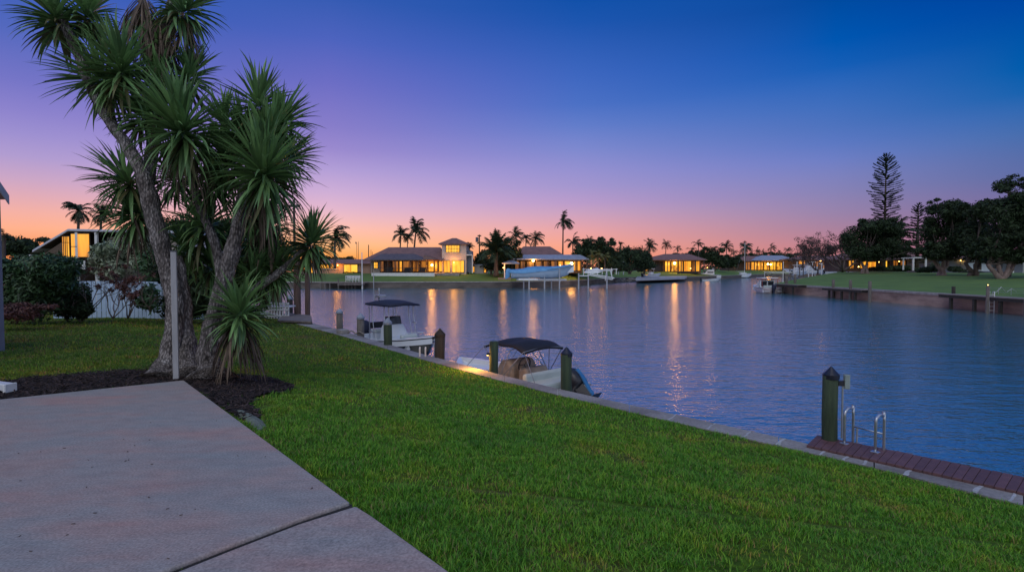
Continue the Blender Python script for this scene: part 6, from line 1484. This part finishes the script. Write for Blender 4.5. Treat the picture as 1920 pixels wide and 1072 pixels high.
# boats of the far bank
def small_boat(name, label, px, py_w, Y, L, B, rz, fb=.9, cabin=1, group='boats moored along the far bank', onlift=0, top=True, m=None, mot=True):
    g = D(px, py_w, Y); root = thing(name, label, 'boat', (g.x, Y, g.z), rz, group)
    hull_parts(root, L, B, fb, .45, .25, hullm=m or M['gel'], floor=.3, cap_w=.25, n=12)
    if cabin == 1:
        mb = MB(); wedge(mb, [(L * .35, .3), (L * .37, fb + .7), (L * .5, fb + .7), (L * .6, fb + .1), (L * .62, .3)], -B * .25, B * .25); part('console', mb, M['gel'], root, bevel=.04)
        if top:
            part('hard_top', MB().box((L * .42, 0, fb + 1.5), (L * .34, B * .75, .1)), M['white'], root, bevel=.03)
            mb = MB()
            for sx_ in (.3, .52):
                for sy in (-.3, .3): mb.box((L * sx_, B * sy, fb + .75), (.06, .06, 1.5))
            part('top_supports', mb, M['alu'], root)
    if cabin == 2:
        mb = MB(); wedge(mb, [(L * .25, .3), (L * .27, fb + 1.1), (L * .55, fb + 1.1), (L * .66, fb + .45), (L * .85, fb + .4), (L * .86, .3)], -B * .34, B * .34); part('cabin', mb, M['gel'], root, bevel=.06)
        for sg in (-1, 1): part('cabin_window', MB().box((L * .42, sg * B * .345, fb + .75), (L * .24, .03, .36)), M['glass'], root)
        part('windscreen', MB().box((L * .615, 0, fb + .8), (.06, B * .6, .5), tilt=Matrix.Rotation(-.6, 3, 'Y')), M['glass'], root)
        if top: part('flybridge', MB().box((L * .4, 0, fb + 1.35), (L * .28, B * .6, .35)), M['gel'], root, bevel=.08); part('radar_arch', MB().box((L * .28, 0, fb + 2.0), (.12, B * .55, .1)).box((L * .28, -B * .27, fb + 1.6), (.1, .06, .8)).box((L * .28, B * .27, fb + 1.6), (.1, .06, .8)), M['white'], root)
    if mot: outboard(root, -.1, 0, fb * .8, 0, M['dark'], None, 1.1)
    return root
small_boat('cabin_cruiser', 'white flybridge cruiser moored right of the long lit house', 1350, 521, 166, 7.5, 2.8, PI * .97, 1.0, 2, mot=False)
small_boat('skiff', 'low white skiff with a shining rim floating before the middle of the far wall', 1316, 526.8, 143, 5.2, 1.8, .05, .45, 0, m=M['gel'])
small_boat('open_boat', 'white open boat on the terrace wall before the long lit house', 1206, 519.5, 135, 5.0, 2.0, .3, .6, 1)
# sailing boat
Ys = 188; sb = small_boat('sailboat', 'white sailboat with bare mast beyond the middle of the canal', 1379, 519.5, Ys, 5.6, 2.3, .02, 1.0, 0, mot=False)
mz = Z(455, Ys) - sb.location.z
part('mast', MB().tube([(3.2, 0, .5), (3.2, 0, mz)], .07, 7), M['white'], sb); part('boom', MB().tube([(3.15, 0, 2.0), (.8, 0, 1.9)], .06, 6), M['white'], sb)
mb = MB(); wedge(mb, [(1.6, .9), (1.7, 1.6), (3.4, 1.55), (4.2, 1.1)], -.7, .7); part('cabin', mb, M['gel'], sb, bevel=.06); part('rigging', MB().tube([(3.2, 0, mz), (5.6, 0, 1.3)], .015, 4).tube([(3.2, 0, mz), (.1, 0, 1.2)], .015, 4), M['steel'], sb)
# cabin boat near the corner of the right bank, seen from astern
Yc = 72.5; cb_ = thing('cuddy_boat', 'white cuddy boat with red-edged hardtop seen from astern at the right bank corner', 'boat', (X(1449, Yc), Yc, WZ), R(84))
hull_parts(cb_, 5.8, 2.7, .75, .4, .3, hullm=mat('pinkish_hull', (.55, .48, .48), (.45, .38, .38), .3, 2), floor=.25, n=16)
mb = MB(); wedge(mb, [(1.9, .25), (1.95, 1.75), (2.5, 1.8), (3.6, 1.1), (5.0, 1.0), (5.1, .3)], -.95, .95); part('cabin', mb, M['gel'], cb_, bevel=.08)
for sg in (-.45, .45): part('windscreen', MB().box((1.93, sg, 1.25), (.04, .75, .7)), M['glass'], cb_)
part('hard_top', MB().box((2.1, 0, 2.05), (2.3, 2.2, .1)), M['white'], cb_, bevel=.03); part('top_trim', MB().box((2.1, 0, 1.96), (2.32, 2.24, .07)), M['redp'], cb_)
for sg in (-1, 1):
    for x in (1.0, 2.2): part('top_support', MB().box((x, sg * 1.02, 1.3), (.06, .05, 1.3)), M['redp'] if x < 2 else M['alu'], cb_)
part('helm_seat', MB().box((1.1, .2, .7), (.45, 1.2, .7)), M['seat'], cb_, bevel=.06)
outboard(cb_, -.15, 0, .5, 0, M['navy'], None, 1.25)
part('swim_platform', MB().box((-.3, .85, .28), (.5, .7, .06)).box((-.3, -.85, .28), (.5, .7, .06)), M['white'], cb_)
part('antenna', MB().tube([(2.2, .3, 2.1), (2.2, .3, 3.0)], .02, 5), M['white'], cb_)
lr = thing('lift_canopy', 'thin white lift roof on posts behind the cuddy boat', 'canopy', (X(1459, 86), 86, WZ))
zz = Z(510.5, 86) - WZ; part('roof', MB().box((0, 0, zz), (3.4, 2.4, .12)), M['white'], lr)
for x, y in ((-1.5, -1), (1.5, -1), (-1.5, 1), (1.5, 1)): part('post', MB().tube([(x, y, -.6), (x, y, zz - .06)], .07, 6), M['pilew'], lr)
pole(1468.3, 490, 548, 80, .06, M['white'], 'white lamp pole beside the cuddy boat', 'white_pole')
# crowd of boats on lifts in the side canal
proto = [('white_centre_console', 1486, 514, 160, 7, 2.5, .5, 'white boat with long hull lying nearest the right bank corner'),
 ('lift_boat', 1512, 510, 168, 6.5, 2.4, 2.4, 'white console boat raised on the lift beside the narrow sparse tree'),
 ('lift_boat', 1500, 506, 185, 7, 2.5, .2, 'white boat with top half hidden behind the corner boats'),
 ('lift_boat', 1530, 511, 165, 6, 2.3, 2.9, 'pale boat under the smaller sparse tree'),
 ('lift_boat', 1546, 513, 160, 5.5, 2.2, .4, 'low pale boat on the grass edge beside white lift posts'),
 ('lift_boat', 1563, 511, 166, 5.5, 2.2, 2.6, 'small pale boat left of the bare tree trunk'),
 ('lift_boat', 1592, 510, 170, 5, 2.1, .3, 'bluish covered boat just right of the bare tree trunk')]
for nm, px, py, Y, L, B, rz, lab in proto: small_boat('lift_boat' if nm != 'white_centre_console' else 'moored_boat', lab, px, py + 1, Y, L, B, rz, .9, 1 if py < 513 else 0, 'boats crowded in the side canal')
pile_rows = [(1481, 497), (1489, 499), (1494, 490), (1506, 493), (1523, 490), (1528, 495), (1534, 492), (1540, 493), (1552, 498), (1499, 503), (1516, 500)]
for i, (px, py) in enumerate(pile_rows):
    pole(px, py, 517, 150 + (i * 7) % 20, .14, M['white'] if i % 3 else M['pilew'], ('white' if i % 3 else 'weathered') + ' lift post number ' + ['one', 'two', 'three', 'four', 'five', 'six', 'seven', 'eight', 'nine', 'ten', 'eleven'][sorted(range(11), key=lambda q: pile_rows[q][0]).index(i)] + ' from the left among the crowded boats', 'lift_post', 'post', group='posts among the crowded boats')
for i, (px, py, w_) in enumerate([(1523, 491, 10), (1537, 494, 9)]):
    o_ = thing('lift_beam', 'white horizontal lift beam, ' + ('left' if i == 0 else 'right') + ' of two among the crowded boats', 'beam', (X(px, 158), 158, Z(py, 158))); part('beam', MB().box((0, 0, 0), (w_ * .158, .3, .2)), M['white'], o_)

# ============================================================ right bank: pilings, walkways, ladder, swing frames
rp = [(1474, 518, 549, 'thick weathered piling beside the cuddy boat', .42), (1490.5, 514, 548, 'weathered piling at the left walkway end of the right bank', .36), (1562, 524, 558, 'left piling of the middle walkway on the right bank', .3), (1594, 525, 561.5, 'middle piling of the middle walkway on the right bank', .3), (1630.5, 527, 567, 'right piling of the middle walkway on the right bank', .3), (1787, 537, 577, 'lone leaning dark piling right of the long bare wall', .27), (1851, 537, 588, 'tan piling with a tiny light on top beside the pale ladder', .22), (1922, 560, 596, 'weathered piling at the very right edge', .2)]
for px, pt, pb, lab, dia in rp:
    g = G(px, pb, WZ); p_ = piling(px, pt, pb, WZ, dia, M['pilew'] if px != 1787 else M['piled'], lab, None, group='pilings along the right bank', xy=Vector((g.x, g.y, WZ)))
    if px == 1851:
        tl = thing('piling_light', 'tiny warm light glowing on top of the tan piling', 'lamp', (g.x, g.y, Z(537, g.y) - .0)); part('housing', MB().lathe((0, 0, 0), [(.08, 0), (.08, .05), (.03, .09)], 10), M['dark'], tl); part('bulb', MB().lathe((0, 0, .085), [(.01, 0), (.03, .015), (.03, .045), (.01, .06)], 8), E['bulbs'], tl)
def walk(pxa, pxb, label, wide=1.3, drop=.0):
    ya = G(pxa, 0, 0); 
    def yat(px): return RX / ((px - 960) / FPX)
    y0, y1 = yat(pxb), yat(pxa); root = thing('walkway', label, 'walkway', (RX - wide / 2, y0, RZ - .1 + drop))
    mb = MB(); y = 0; L = y1 - y0
    while y < L: mb.box((0, y + .07, 0), (wide, .13, .05)); y += .15
    part('planks', mb, M['wood'], root)
    part('stringers', MB().box((-wide / 2 + .1, L / 2, -.14), (.1, L, .22)).box((wide / 2 - .12, L / 2, -.14), (.1, L, .22)), M['piled'], root)
    k = max(2, int(L / 2.2)); 
    for i in range(k): part('support_post', MB().box((-wide / 2 + .2, L * (i + .5) / k, -1.2), (.2, .2, 2.1)), M['piled'], root)
walk(1474, 1514, 'grey timber walkway at the left corner of the right bank', 1.3, .12)
walk(1560, 1636, 'grey timber walkway between three pilings on the right bank', 1.2, .0)
walk(1786, 1990, 'long pale timber walkway at the right end of the right bank', 1.2, .08)
g1, g2 = G(1856.5, 585, WZ), G(1866, 586, WZ); Yl = 40.6
la = thing('pale_ladder', 'pale ladder hanging from the walkway beside the tan piling', 'ladder', (X(1861, Yl), Yl, WZ))
zt_ = Z(547, Yl) - WZ; w2 = .19
for sg in (-1, 1): part('rail', MB().tube([(sg * w2, 0, -.5), (sg * w2, 0, zt_ - .05), (sg * w2 + .06, .03, zt_), (sg * w2 + .3, .5, zt_ - .02), (sg * w2 + .33, .55, zt_ - .4)], .028, 7), M['white'], la, True)
for k in range(6): part('rung', MB().tube([(-w2, 0, -.1 + k * .3), (w2, 0, -.1 + k * .3)], .022, 6), M['white'], la)
for i, (px, py) in enumerate(((1878, 538), (1898, 541))):
    Y = 46; sf = thing('swing_frame', 'thin A-shaped metal frame on the lawn edge, ' + ('left taller one' if i == 0 else 'right smaller one'), 'frame', (X(px, Y), Y, rz_(X(px, Y), Y)), 0, 'A-shaped frames on the right lawn')
    h_ = Z(py, Y) - sf.location.z; 
    for sg in (-1, 1): part('leg', MB().tube([(sg * .42, 0, 0), (0, 0, h_)], .02, 5), M['steel'], sf)
ln = thing('low_wire_fence', 'low thin wire fence along the right lawn edge beyond the ladder', 'fence', (40, 37, rz_(40, 37)))
for k in range(10): part('fence_post', MB().tube([(.0, k * 1.1 - 2, -.1), (.0, k * 1.1 - 2, .55)], .015, 5), M['steel'], ln)
for zz in (.2, .38, .54): part('wire', MB().tube([(0, -2, zz), (0, 7.9, zz)], .008, 4), M['steel'], ln)
